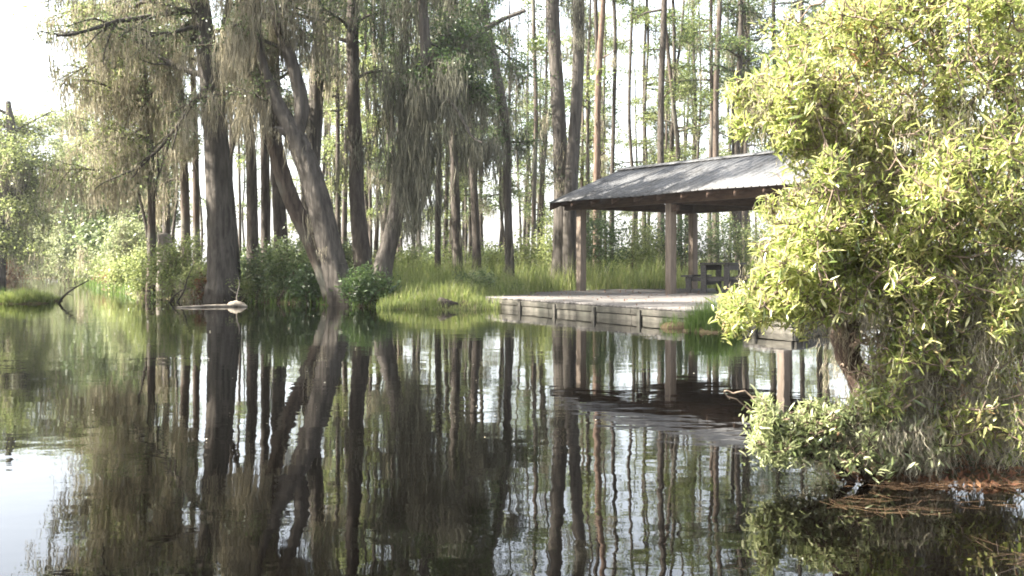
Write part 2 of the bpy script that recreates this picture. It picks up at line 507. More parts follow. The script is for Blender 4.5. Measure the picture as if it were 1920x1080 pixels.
def make_tree(name, label, trunks, cat='tree', group=None, barkm='bark_grey', leafm='leaf_oak', limbs=(), leaf=(12, 0.22, 0.075), moss=None,
              flute=0.06, nseg=12, trunk_moss=0, root_fl=1.35, mossm='moss', extra_moss=(), extra_leaf=()):
    """trunks: lists of (x,y,z,r); limbs: dicts; returns the thing"""
    b = trunks[0][0]
    base = np.array([b[0], b[1], gz(b[0], b[1])])
    t = thing(name, base, label, cat, group)
    tb, lb, ms = MB(), MB(), MB()
    paths = []
    leafC, mossA, mossL = [], [], []
    for k, tr in enumerate(trunks):
        R = resample(tr, max(24, len(tr) * 9))
        rr = R[:, 3].copy()
        if k == 0 or tr[0][2] < 0.6:
            h = R[:, 2] - R[0, 2]
            rr *= 1 + (root_fl - 1) * np.exp(-h / 0.5)
        tube(tb, R[:, :3], rr, nseg, flute, 0.03)
        paths.append((R[:, :3], R[:, 3]))
    for s in limbs:
        pth, rad = paths[s.get('t', 0)]
        for q in range(s['n']):
            z = RNG.uniform(*s['z'])
            i = int(np.argmin(np.abs(pth[:, 2] - z)))
            p0 = pth[i]
            az = math.radians(RNG.uniform(*s.get('az', (0, 360))))
            el = math.radians(RNG.uniform(*s.get('el', (5, 40))))
            L = RNG.uniform(*s['L'])
            d = (math.cos(el) * math.cos(az), math.cos(el) * math.sin(az), math.sin(el))
            lp = limb_path(p0, d, L, s.get('droop', 0.5), 8)
            r0 = min(rad[i] * 0.55, 0.02 + 0.022 * L) * s.get('thick', 1.0)
            tube(tb, lp, np.linspace(r0, r0 * 0.25, 8), 6, 0, 0.05)
            subs = [lp[2:]]
            for u in range(s.get('sub', 4)):
                j = RNG.integers(2, 7)
                dd = unit(lp[min(j + 1, 7)] - lp[j]) + RNG.normal(0, 0.75, 3) * np.array([1, 1, 0.6])
                sp = limb_path(lp[j], dd, L * RNG.uniform(0.25, 0.5), s.get('droop', 0.5) * 0.8, 6)
                tube(tb, sp, np.linspace(r0 * 0.4, r0 * 0.1 + 0.003, 6), 5)
                subs.append(sp[1:])
            al = np.concatenate(subs)
            dens = s.get('leafd', 1.0) * LEAFK
            if dens > 0:
                for c in al:
                    if RNG.random() < dens:
                        leafC.append(c)
            md = s.get('mossd', 0.0) * MOSSK
            if md > 0:
                for c in al:
                    for _ in range(int(md) + (RNG.random() < md % 1)):
                        mossA.append(c + RNG.normal(0, 0.1, 3))
                        mossL.append(RNG.uniform(*s.get('ml', (0.4, 1.3))))
    if trunk_moss:
        for pth, rad in paths:
            for q in range(trunk_moss):
                i = RNG.integers(4, len(pth))
                a = RNG.random() * 6.28
                mossA.append(pth[i] + rad[i] * 0.9 * np.array([math.cos(a), math.sin(a), 0]))
                mossL.append(RNG.uniform(0.4, 1.4))
    for (c, sg, n, L0, L1) in extra_moss:
        for q in range(int(n * 0.7)):
            mossA.append(np.asarray(c) + RNG.normal(0, 1, 3) * np.asarray(sg))
            mossL.append(RNG.uniform(L0, L1))
    for (c, sg, n) in extra_leaf:
        for q in range(n):
            leafC.append(np.asarray(c) + RNG.normal(0, 1, 3) * np.asarray(sg))
    tb.build('trunk', M[barkm], t, True)
    if leafC:
        m, sg, size = leaf
        leaf_quads(lb, clumps(np.array(leafC), m, sg), size)
        lb.build('crown', M[leafm], t)
    if mossA:
        mn, msp, mw = moss or (14, 0.08, 0.03)
        hanks(ms, np.array(mossA), np.array(mossL) * RNG.uniform(0.35, 1.2, len(mossL)), int(mn * 1.9), msp * 1.4, mw * 0.68)
        ms.build('spanish_moss', M[mossm], t)['kind'] = 'stuff'
    return t


def pxt(pts, d, dd=0.0):
    """trunk from picture columns/rows/widths at distance d (+dd per point)"""
    out = []
    for k, (px, py, w) in enumerate(pts):
        q = d + dd * k
        p = W(px, q, py)
        out.append((p[0], p[1], p[2], w * q / F / 2))
    out[0] = (out[0][0], out[0][1], -0.12, out[0][3])
    return out


ALL = (0, 360)
# the great moss-hung cypress left of the clump
make_tree('cypress_tree', 'massive fluted cypress trunk rising from dark water edge, its branches curtained in moss',
          [pxt([(421, 552, 64), (416, 480, 50), (412, 400, 45), (404, 250, 42), (390, 110, 38), (374, 0, 34), (362, -160, 28), (356, -420, 16)], 28),
           pxt([(437, 552, 34), (434, 460, 26), (424, 330, 22), (412, 180, 18), (420, 60, 14), (440, -60, 9)], 28.3)],
          limbs=[dict(n=10, z=(5, 8.5), az=(140, 230), L=(1.8, 4.2), el=(0, 40), mossd=2.6, ml=(0.4, 1.6), leafd=1.1, sub=6, droop=0.8),
                 dict(n=7, z=(4.5, 8.5), az=(230, 400), L=(1.2, 2.6), el=(5, 45), mossd=1.0, leafd=0.6),
                 dict(n=10, z=(8.5, 13), az=ALL, L=(2, 3.6), mossd=1.0, leafd=1.0)],
          leaf=(20, 0.25, 0.085), moss=(12, 0.08, 0.03), flute=0.1, nseg=20, root_fl=1.15)
# mossy trees just left of it: the pale curtain
make_tree('cypress_tree', 'moss-curtained tree whose outermost branches reach out over the open channel',
          [pxt([(284, 545, 20), (284, 440, 15), (283, 330, 14), (276, 200, 13), (262, 90, 11), (255, -10, 9), (250, -200, 6)], 31)],
          limbs=[dict(n=24, z=(3.6, 9.2), az=(130, 260), L=(1.2, 3.0), el=(-5, 35), mossd=2.6, ml=(0.4, 1.6), leafd=1.0, sub=5, droop=0.7),
                 dict(n=6, z=(4, 9), az=(-80, 100), L=(0.8, 1.8), mossd=1.5, leafd=0.5),
                 dict(n=6, z=(8.2, 11), az=ALL, L=(1.2, 2.8), mossd=1.0, leafd=0.9)],
          leaf=(22, 0.22, 0.085), leafm='leaf_light', moss=(13, 0.09, 0.032), barkm='bark_brown')
make_tree('cypress_tree', 'slim brown cypress behind the curtain of moss, close against the massive fluted trunk',
          [pxt([(348, 545, 20), (348, 420, 17), (344, 300, 15), (336, 150, 13), (330, 0, 11), (326, -250, 7)], 34)],
          limbs=[dict(n=18, z=(3.6, 10), az=(110, 260), L=(1.0, 2.6), el=(-5, 35), mossd=2.4, ml=(0.4, 1.5), leafd=0.9, sub=5, droop=0.7),
                 dict(n=5, z=(9, 12), az=ALL, L=(1, 2.5), mossd=0.8, leafd=0.9)],
          leaf=(18, 0.22, 0.085), moss=(12, 0.09, 0.032), barkm='bark_brown')
make_tree('cypress_tree', 'thin straight trunk between two moss-hung cypresses, half lost in hanging moss',
          [pxt([(314, 545, 16), (312, 420, 14), (311, 300, 12), (306, 100, 10), (300, -150, 7)], 36)],
          limbs=[dict(n=10, z=(4, 11), az=(90, 280), L=(0.9, 2.0), el=(-5, 30), mossd=1.3, leafd=0.6, droop=0.6)],
          leaf=(18, 0.2, 0.085), moss=(12, 0.08, 0.032), barkm='bark_dark')
make_tree('cypress_tree', 'slender trunk hugging the shadowed side of the massive fluted cypress',
          [pxt([(370, 545, 16), (368, 420, 13), (366, 250, 11), (358, 50, 9), (352, -200, 6)], 37)],
          limbs=[dict(n=8, z=(6, 12), az=ALL, L=(0.9, 2.0), el=(-5, 30), mossd=1.0, leafd=0.8, droop=0.6)],
          leaf=(16, 0.2, 0.085), moss=(10, 0.08, 0.032), barkm='bark_brown')
make_tree('dead_snag', 'thin bare dark pole leaning behind the yellow-green bank shrub',
          [pxt([(284, 560, 7), (276, 440, 6), (262, 370, 5), (258, 330, 3)], 32.5)], cat='dead tree', barkm='bark_dark', nseg=7, root_fl=1.1)
# trunks right of the great cypress
make_tree('cypress_tree', 'dark straight cypress standing just right of the massive fluted trunk',
          [pxt([(478, 540, 26), (474, 440, 22), (472, 320, 20), (464, 190, 19), (458, 60, 17), (454, -150, 13), (452, -400, 8)], 34),
           pxt([(404, 560, 3), (424, 330, 8), (440, 260, 9), (456, 205, 9), (462, 160, 6)], 34)[1:]],
          limbs=[dict(n=8, z=(5.5, 10), az=ALL, L=(1.0, 2.2), mossd=0.9, leafd=0.6), dict(n=8, z=(9.5, 14), az=ALL, L=(1.5, 3), mossd=0.5, leafd=1.0)],
          leaf=(18, 0.24, 0.09), barkm='bark_dark')
make_tree('cypress_tree', 'second dark trunk in the gap before the leaning clump, narrower than its neighbour',
          [pxt([(500, 540, 20), (498, 440, 17), (497, 320, 16), (494, 190, 14), (490, 40, 12), (487, -250, 8)], 36)],
          limbs=[dict(n=12, z=(7, 14), az=ALL, L=(1.0, 2.4), mossd=0.6, leafd=0.9)], leaf=(18, 0.24, 0.09), barkm='bark_dark')
make_tree('cypress_tree', 'dark trunk half hidden behind the crossing pair of leaning trunks',
          [pxt([(530, 540, 28), (526, 430, 25), (520, 320, 22), (516, 180, 20), (512, 20, 17), (508, -250, 10)], 35)],
          limbs=[dict(n=7, z=(5.5, 9), az=ALL, L=(0.9, 2), mossd=1.2, leafd=0.6), dict(n=7, z=(9, 14), az=ALL, L=(1.5, 3), mossd=0.6, leafd=1.0)],
          leaf=(18, 0.24, 0.09), barkm='bark_dark')
# the leaning clump
make_tree('leaning_tree', 'thick grey leaning trunk at the water edge, fork-topped and hung with moss',
          [pxt([(652, 570, 66), (632, 520, 50), (612, 440, 46), (592, 360, 44), (572, 300, 42), (552, 255, 38), (530, 215, 30), (508, 165, 22), (490, 110, 17), (482, 40, 14), (478, -120, 10)], 25.4),
           pxt([(0, 0, 1), (556, 262, 24), (566, 200, 26), (548, 120, 22), (520, 40, 18), (505, -60, 14), (498, -260, 9)], 25.4)[1:],
           pxt([(0, 0, 1), (552, 258, 18), (530, 245, 14), (514, 240, 8)], 25.3)[1:]],
          limbs=[dict(n=8, z=(4.2, 7.2), az=(120, 420), L=(0.8, 1.9), el=(0, 50), mossd=2.2, ml=(0.6, 1.9), leafd=0.5, droop=0.7),
                 dict(n=7, z=(5, 9), t=1, az=ALL, L=(0.9, 2.2), mossd=1.8, ml=(0.5, 1.6), leafd=0.9), dict(n=6, z=(7, 9), az=ALL, L=(1, 2.5), mossd=0.8, leafd=1)],
          leaf=(20, 0.22, 0.08), moss=(14, 0.07, 0.028), flute=0.08, nseg=18, trunk_moss=6, root_fl=1.15)
make_tree('leaning_tree', 'brown ragged leaning trunk crossing behind the thick grey one',
          [pxt([(632, 565, 34), (606, 510, 30), (576, 440, 29), (550, 385, 29), (528, 325, 28), (512, 255, 27), (500, 195, 24), (488, 120, 20), (478, 50, 17), (470, -80, 12), (466, -300, 7)], 26.2)],
          limbs=[dict(n=6, z=(4, 8), az=(60, 300), L=(0.8, 2.0), el=(0, 45), mossd=2.0, ml=(0.6, 1.8), leafd=0.5, droop=0.7),
                 dict(n=6, z=(7, 10), az=ALL, L=(1, 2.4), mossd=1.2, leafd=0.8)],
          leaf=(18, 0.22, 0.08), moss=(14, 0.07, 0.028), barkm='bark_brown', flute=0.12, nseg=16, root_fl=1.1)
make_tree('cypress_tree', 'tall grey moss-streaked trunk behind the fork of the leaning clump',
          [pxt([(578, 545, 34), (580, 430, 31), (585, 320, 30), (592, 200, 29), (600, 80, 27), (605, -40, 24), (610, -300, 14)], 30)],
          limbs=[dict(n=9, z=(5.2, 9), az=ALL, L=(0.8, 1.9), mossd=1.3, ml=(0.5, 1.5), leafd=0.6), dict(n=8, z=(8.5, 13), az=ALL, L=(1.4, 3), mossd=0.6, leafd=1.0)],
          leaf=(18, 0.22, 0.085), trunk_moss=14)
make_tree('cypress_tree', 'dark upright trunk at the heart of the clump above the fern tangle',
          [pxt([(690, 560, 44), (680, 480, 34), (670, 380, 29), (668, 290, 27), (663, 180, 24), (662, 60, 22), (662, -80, 19), (662, -350, 11)], 27.5)],
          limbs=[dict(n=6, z=(5.4, 8.5), az=ALL, L=(0.8, 2.0), mossd=1.5, ml=(0.5, 1.5), leafd=0.6), dict(n=8, z=(8, 13), az=ALL, L=(1.4, 3), mossd=0.8, leafd=1.0)],
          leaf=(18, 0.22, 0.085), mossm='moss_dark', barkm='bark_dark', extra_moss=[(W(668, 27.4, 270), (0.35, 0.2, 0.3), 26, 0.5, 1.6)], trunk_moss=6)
make_tree('mossy_tree', 'right-leaning tree buried from top to middle under a shaggy grey mass of moss',
          [pxt([(706, 572, 46), (718, 500, 36), (736, 430, 31), (750, 360, 28), (764, 300, 26), (778, 240, 24), (792, 175, 22), (797, 90, 20), (792, 0, 18), (786, -160, 12), (784, -380, 7)], 25.2),
           pxt([(0, 0, 1), (772, 270, 18), (806, 190, 16), (845, 130, 14), (890, 70, 12), (935, 40, 9), (985, 20, 6)], 25.2, 0.3)[1:],
           pxt([(0, 0, 1), (792, 175, 12), (830, 180, 9), (862, 215, 7), (884, 255, 5), (905, 268, 4)], 25.2, -0.2)[1:]],
          limbs=[dict(n=9, z=(3.8, 8.5), az=ALL, L=(0.6, 1.5), el=(-10, 35), mossd=2.6, ml=(0.8, 2.2), leafd=0.35, droop=0.6),
                 dict(n=9, z=(5.2, 7.0), t=1, az=ALL, L=(0.7, 1.5), mossd=1.8, ml=(0.5, 1.4), leafd=1.3),
                 dict(n=8, z=(7, 11), az=ALL, L=(1.2, 2.8), mossd=1.2, leafd=1.0)],
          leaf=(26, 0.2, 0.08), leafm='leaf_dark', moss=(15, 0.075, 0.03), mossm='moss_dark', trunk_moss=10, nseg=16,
          extra_moss=[(W(765, 25.0, 250), (0.3, 0.3, 0.25), 60, 1.0, 2.6), (W(780, 25.0, 330), (0.3, 0.3, 0.4), 55, 0.8, 1.9), (W(905, 24.8, 262), (0.24, 0.2, 0.1), 40, 0.5, 1.4),
                      (W(735, 25.6, 120), (0.4, 0.4, 0.5), 45, 0.8, 2.2), (W(840, 25.6, 150), (0.35, 0.3, 0.5), 30, 0.6, 1.5)],
          extra_leaf=[(W(900, 26.5, 110), (0.75, 0.5, 0.65), 110), (W(850, 26, 60), (0.5, 0.5, 0.5), 50), (W(720, 26, 40), (0.5, 0.5, 0.5), 40)])
make_tree('mossy_tree', 'crooked moss-wrapped trunk standing in tall grass between the clump and the twin pines',
          [pxt([(958, 560, 20), (955, 470, 16), (952, 380, 15), (950, 290, 16), (945, 215, 17), (930, 130, 17), (916, 60, 15), (906, -20, 13), (900, -260, 8)], 31)],
          limbs=[dict(n=8, z=(4.3, 9), az=ALL, L=(0.6, 1.5), mossd=1.6, ml=(0.5, 1.5), leafd=0.8), dict(n=6, z=(8.5, 12), az=ALL, L=(1, 2.4), mossd=0.7, leafd=1)],
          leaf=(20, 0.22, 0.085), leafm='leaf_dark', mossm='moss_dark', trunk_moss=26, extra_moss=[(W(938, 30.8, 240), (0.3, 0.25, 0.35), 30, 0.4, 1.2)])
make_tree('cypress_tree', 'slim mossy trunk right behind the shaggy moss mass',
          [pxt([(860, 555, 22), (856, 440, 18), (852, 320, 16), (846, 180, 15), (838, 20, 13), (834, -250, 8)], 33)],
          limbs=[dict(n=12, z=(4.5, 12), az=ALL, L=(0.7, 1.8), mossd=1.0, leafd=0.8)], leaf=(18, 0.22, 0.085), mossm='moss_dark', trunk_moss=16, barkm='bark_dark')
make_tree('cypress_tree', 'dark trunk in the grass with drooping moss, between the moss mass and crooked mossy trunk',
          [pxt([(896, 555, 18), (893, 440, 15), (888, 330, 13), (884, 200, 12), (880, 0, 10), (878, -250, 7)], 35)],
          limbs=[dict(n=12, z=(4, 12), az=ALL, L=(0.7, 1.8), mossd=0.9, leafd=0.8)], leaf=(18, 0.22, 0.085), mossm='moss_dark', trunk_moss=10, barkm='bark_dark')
# twin pines left of the pavilion
make_tree('pine_tree', 'stout grey pine, left of the twin trunks touching the pavilion roof corner',
          [pxt([(1050, 545, 34), (1052, 460, 30), (1053, 380, 29), (1052, 300, 28), (1046, 180, 26), (1039, 60, 24), (1036, -60, 22), (1034, -400, 13)], 33)],
          limbs=[dict(n=12, z=(9.5, 15), az=ALL, L=(1.2, 2.8), mossd=0.4, leafd=1.0), dict(n=4, z=(3, 8), az=ALL, L=(0.4, 0.9), mossd=0.6, leafd=0.2)], leaf=(16, 0.25, 0.1), leafm='leaf_pine', flute=0.05, trunk_moss=4)
make_tree('pine_tree', 'stout pine with dark moss sleeve, right of the twin trunks beside the pavilion',
          [pxt([(1070, 545, 32), (1069, 460, 28), (1069, 380, 26), (1073, 300, 24), (1080, 200, 22), (1084, 100, 22), (1084, -40, 21), (1084, -400, 13)], 32.4)],
          limbs=[dict(n=12, z=(9.5, 15), az=ALL, L=(1.2, 2.8), mossd=0.4, leafd=1.0)], leaf=(16, 0.25, 0.1), leafm='leaf_pine', mossm='moss_dark', flute=0.07,
          extra_moss=[(W(1084, 32.2, 30), (0.16, 0.16, 0.6), 40, 0.5, 1.5)])
make_tree('dead_snag', 'rust-streaked broken snag with loose bark and moss right of the twin pines',
          [pxt([(1118, 530, 12), (1118, 420, 12), (1119, 300, 12), (1121, 180, 12), (1126, 80, 11), (1131, 0, 10), (1134, -120, 5)], 40)],
          cat='dead tree', barkm='bark_rust', limbs=[dict(n=5, z=(4, 10), az=ALL, L=(0.3, 0.9), mossd=1.0, ml=(0.5, 1.4), leafd=0, sub=1)], trunk_moss=10)


def stand_pine(px, d, w, label, leafm='leaf_cypress', group=None, name='pine_tree', bends=None, barkm='bark_pine', cr=(4.5, 14), nl=16, Lr=(0.6, 1.7), mossd=0.15, top=-420, dens=0.9, cat='tree'):
    j = RNG.normal(0, 4, 5)
    pts = bends or [(px, 520, w * 1.25), (px + j[0], 380, w), (px + j[1], 220, w * 0.93), (px + j[2], 60, w * 0.85), (px + j[3], -150, w * 0.7), (px + j[4], top, w * 0.35)]
    return make_tree(name, label, [pxt(pts, d)], cat=cat, group=group, barkm=barkm, leafm=leafm,
                     limbs=[dict(n=nl, z=cr, az=ALL, L=Lr, el=(-10, 30), mossd=mossd, leafd=dens, sub=3, droop=0.3)], leaf=(16, 0.17, 0.095), nseg=8, root_fl=1.2)


stand_pine(1147, 41, 8, 'thin dark pine just right of the rust-streaked snag', cr=(9, 16), nl=8)
stand_pine(1185, 43, 7, 'very thin pole pine alone in the widest gap of white sky above the roof', cr=(10, 17), nl=8)
stand_pine(1212, 46, 6, 'spindly pine in light green foliage right of the widest sky gap', 'leaf_light', cr=(4, 13), nl=16)
stand_pine(1240, 40, 13, 'sturdy dark pine rising behind the middle of the pavilion ridge', bends=[(1240, 520, 15), (1239, 300, 13), (1240, 160, 12), (1244, 60, 12), (1246, -60, 11), (1248, -420, 6)], cr=(9, 15), nl=10)
stand_pine(1270, 42, 8, 'pale crooked sapling leaning against the sturdy dark pine above the ridge', 'leaf_light', bends=[(1276, 520, 10), (1272, 300, 9), (1263, 200, 8), (1255, 120, 7), (1247, 40, 6), (1242, -60, 4)], barkm='bark_brown', cr=(5, 9), nl=10, name='crooked_sapling')
stand_pine(1262, 47, 6, 'forked thin trunk amid green foliage behind the roof', 'leaf_cypress', bends=[(1258, 520, 8), (1260, 300, 7), (1266, 150, 6), (1277, 70, 5), (1285, -40, 4)], cr=(5, 12), nl=16)
stand_pine(1300, 48, 6, 'thin pine with feathery green tufts behind the right half of the ridge', 'leaf_light', cr=(4, 14), nl=22)
stand_pine(1344, 39, 11, 'straight brown pine, the thicker of a close pair above the roof', bends=[(1342, 520, 13), (1342, 290, 11), (1343, 150, 10), (1348, 40, 9), (1350, -60, 8), (1352, -420, 4)], cr=(8.5, 15), nl=12, barkm='bark_brown')
stand_pine(1333, 40, 8, 'thinner partner of a close pair of brown pines above the roof', cr=(7, 15), nl=14, barkm='bark_brown')
stand_pine(1385, 39, 11, 'dark pine beside the pale moss on the near bush, above the roof', 'leaf_pine', cr=(6.5, 14), nl=20)
stand_pine(1398, 42, 9, 'slim pine partly merged with a darker pine beside the near bush', 'leaf_cypress', cr=(5, 13), nl=18)
stand_pine(1450, 44, 9, 'pine whose dark crown shows over the upper edge of the near bush', 'leaf_pine', cr=(6, 14), nl=26, Lr=(0.8, 2.2))
stand_pine(1500, 46, 9, 'pine crown peeking above the bush top, rightmost of the stand', 'leaf_pine', cr=(7, 14), nl=26, Lr=(0.8, 2.2))
stand_pine(1001, 38, 9, 'clean reddish pole pine between the crooked mossy trunk and twin pines', cr=(8, 15), nl=10, barkm='bark_brown')
stand_pine(820, 37, 11, 'thin trunk half covered by the shaggy moss mass', 'leaf_dark', cr=(4, 13), nl=14, mossd=0.7)
stand_pine(740, 40, 9, 'thin trunk seen through the narrow gap above the leaning stump-like trunk', 'leaf_oak', cr=(4, 13), nl=14, mossd=0.5)
stand_pine(635, 40, 9, 'thin trunk in the bright gap between clump trunks', 'leaf_light', cr=(3, 12), nl=18, mossd=0.4)
stand_pine(700, 42, 8, 'thin trunk in the gap right of the dark clump trunk', 'leaf_light', cr=(3, 12), nl=16, mossd=0.4)

# slender trees of the deep stand: a few kinds, copied
protos = []
for k in range(7):
    h = RNG.uniform(13, 18)
    jx = np.cumsum(RNG.normal(0, 0.12, 6))
    jy = np.cumsum(RNG.normal(0, 0.12, 6))
    tr = [(jx[i], jy[i], -0.15 + h * i / 5, (0.1, 0.085, 0.075, 0.06, 0.04, 0.015)[i]) for i in range(6)]
    lm = ['leaf_cypress', 'leaf_light', 'leaf_light', 'leaf_pine', 'leaf_light', 'leaf_oak', 'leaf_cypress'][k]
    RNG_b = ['bark_pine', 'bark_brown', 'bark_dark', 'bark_pine', 'bark_grey', 'bark_dark', 'bark_pine'][k]
    # built far from any shore so its base is at its own origin
    b0 = np.array([0.0, 400.0, 0])
    g0 = gz(0, 400)
    t = make_tree('slender_tree', 'slender tree', [[(a, c + 400, z + g0, r) for a, c, z, r in tr]], barkm=RNG_b, leafm=lm,
                  limbs=[dict(n=(13, 17, 11, 10, 19, 13, 9)[k], z=(g0 + (3.0, 2.2, 4, 7, 2.5, 3.5, 6)[k], g0 + h - 0.5), az=ALL, L=(0.5, 1.6), el=(-10, 30), mossd=(0.1, 0, 0.35, 0, 0, 0.5, 0.1)[k], leafd=0.85, sub=2, droop=0.3)],
                  leaf=(15, 0.22, 0.12), nseg=7, root_fl=1.25)
    protos.append(t)


def copy_thing(src, loc, rz, sc, label, group, cat='tree'):
    r = src.copy()
    COL.objects.link(r)
    r.location = [float(q) for q in loc]
    r.rotation_euler = (0, 0, rz)
    r.scale = (sc, sc, sc)
    for ch in src.children:
        c = ch.copy()
        COL.objects.link(c)
        c.parent = r
    return tag(r, label, cat, group)


spots = []
tries = 0
while len(spots) < 135 and tries < 4000:
    tries += 1
    d = 40 + 48 * RNG.random() ** 1.1
    px = RNG.choice([RNG.uniform(600, 1030), RNG.uniform(1040, 1560), RNG.uniform(180, 600)], p=[0.5, 0.33, 0.17])
    if 1150 < px < 1205 and d < 60:
        continue
    p = np.array([X(px, d), d])
    if all(np.linalg.norm(p - q[:2]) > 0.9 for q in spots) and sdist(p[None], shore)[0] > 2:
        spots.append(np.array([p[0], p[1], px]))
zone = [((180, 600), 'slender tree deep in the shady stand behind the moss-hung cypresses and leaning clump', 'deep stand behind the mossy cypresses'),
        ((600, 1040), 'slender pole-like tree of the backlit stand behind the sunny bank grass', 'deep stand behind the bank grass'),
        ((1040, 1600), 'slender pole-like tree of the backlit stand behind the pavilion', 'deep stand behind the pavilion')]
for k, q in enumerate(spots):
    lab, grp = [(l, g) for (a, b), l, g in zone if a <= q[2] < b][0]
    z = gz(q[0], q[1])
    pr = protos[k % 7]
    if k < 7:
        pr.location = (q[0], q[1], z)
        pr.rotation_euler = (0, 0, RNG.random() * 6.28)
        tag(pr, lab, 'tree', grp)
    else:
        copy_thing(pr, (q[0], q[1], z), RNG.random() * 6.28, RNG.uniform(0.65, 1.25), lab, grp)

# far left bank
make_tree('bank_tree', 'broad sunlit tree at the left picture edge across the channel, bright green and dark clumps',
          [pxt([(-16, 525, 40), (0, 430, 32), (18, 340, 26), (22, 260, 18), (15, 190, 9)], 60), pxt([(0, 0, 1), (-2, 430, 20), (42, 350, 14), (66, 290, 8)], 60)[1:]],
          limbs=[dict(n=34, z=(1.5, 10), az=ALL, L=(1.5, 3.6), mossd=0.6, ml=(0.8, 2), leafd=1.3), dict(n=20, z=(2.5, 7.2), t=1, az=ALL, L=(1, 2.8), mossd=0.5, ml=(0.8, 2), leafd=1.2)],
          leaf=(30, 0.42, 0.16), leafm='leaf_light', moss=(9, 0.14, 0.06))
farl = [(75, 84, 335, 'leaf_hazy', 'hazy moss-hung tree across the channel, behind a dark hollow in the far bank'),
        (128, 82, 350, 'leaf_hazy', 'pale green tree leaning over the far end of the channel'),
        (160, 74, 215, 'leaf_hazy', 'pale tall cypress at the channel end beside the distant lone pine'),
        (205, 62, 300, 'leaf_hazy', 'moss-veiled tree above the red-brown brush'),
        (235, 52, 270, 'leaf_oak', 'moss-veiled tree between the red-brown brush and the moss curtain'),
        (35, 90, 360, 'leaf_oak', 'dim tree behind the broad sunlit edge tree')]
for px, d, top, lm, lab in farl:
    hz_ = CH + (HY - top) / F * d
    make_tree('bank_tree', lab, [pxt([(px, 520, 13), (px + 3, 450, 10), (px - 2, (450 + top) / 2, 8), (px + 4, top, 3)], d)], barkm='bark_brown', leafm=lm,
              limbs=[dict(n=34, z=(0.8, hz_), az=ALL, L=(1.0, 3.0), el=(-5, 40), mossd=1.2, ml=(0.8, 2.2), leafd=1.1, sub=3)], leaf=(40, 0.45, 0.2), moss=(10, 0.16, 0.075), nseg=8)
make_tree('pine_tree', 'distant lone pine standing against white sky above the channel end',
          [pxt([(116, 510, 12), (117, 400, 9), (115, 300, 7), (116, 222, 3)], 100)], barkm='bark_pine', leafm='leaf_pine',
          limbs=[dict(n=22, z=(7.5, 14.6), az=ALL, L=(0.7, 2.0), el=(-5, 15), leafd=1.0, sub=3, droop=0.1)], leaf=(12, 0.28, 0.2), nseg=7)


# the left bank beyond the picture edge: the row whose shade lies on the dock and the trunk feet
for k, (x, d, h) in enumerate([(-13.2, 8.6, 14.6), (-14.2, 11.0, 15.2), (-13.4, 13.2, 14.4), (-15.2, 15.4, 15.0), (-14.2, 17.6, 15.0), (-15.0, 19.8, 15.0), (-14.4, 22.4, 15.2), (-15.0, 24.8, 17.0), (-16.8, 25.6, 12.0), (-17.0, 27.6, 9.0)]):
    make_tree('bank_tree', 'leafy tree of the left bank row shading the water from the sun', [[(x, d, -0.1, 0.2), (x + .2, d, h * 0.4, 0.15), (x - .1, d + .2, h * 0.75, 0.09), (x, d, h, 0.02)]],
              group='left bank row', barkm='bark_dark', limbs=[dict(n=30, z=(2.5, h - 0.3), az=ALL, L=(1.0, 2.4), el=(0, 35), leafd=1.2, mossd=0.4)], leaf=(18, 0.28, 0.13), nseg=9)


# ------------------------------------------------------------------ shrubs
def shrub(px, d, top, w, lm, label, name='shrub', n=420, m=14, size=0.085, moss=0, group=None, stems=9, sig=0.13, asp=0.45, base=None, bm='twig', cat='shrub'):
    x = X(px, d)
    z0 = gz(x, d) if base is None else base
    h = CH + (HY - top) / F * d - z0
    rx = w / 2 / F * d
    t = thing(name, (x, d, z0), label, cat, group)
    sb, lb, ms = MB(), MB(), MB()
    u = unit(RNG.normal(0, 1, (n, 3)))
    lob = 1 + 0.22 * np.sin(u[:, 0] * 4.3 + px) * np.cos(u[:, 2] * 5.1 + px * 0.7) + 0.12 * np.sin(u[:, 1] * 9 + d)
    r = RNG.random(n) ** 0.4 * lob
    C = np.column_stack([x + u[:, 0] * r * rx, d + u[:, 1] * r * rx * 0.8, z0 + h * (0.5 + 0.5 * u[:, 2] * r)])
    C = C[C[:, 2] > z0 + 0.05]
    for k in range(stems):
        c = C[RNG.integers(len(C))]
        b = np.array([x + RNG.normal(0, rx * 0.2), d + RNG.normal(0, rx * 0.2), z0 - 0.08])
        mid = (b + c) / 2 + np.array([0, 0, 0.15 * h]) + RNG.normal(0, 0.06, 3)
        tube(sb, resample([b, mid, c], 8), np.linspace(0.022, 0.006, 8), 5)
    leaf_quads(lb, clumps(C, m, sig), size, asp)
    sb.build('stems', M[bm], t, True)
    lb.build('leaves', M[lm], t)
    if moss:
        k = RNG.integers(0, len(C), moss)
        hanks(ms, C[k], RNG.uniform(0.25, 0.9, moss), 12, 0.07, 0.028)
        ms.build('spanish_moss', M['moss'], t)['kind'] = 'stuff'
    return t


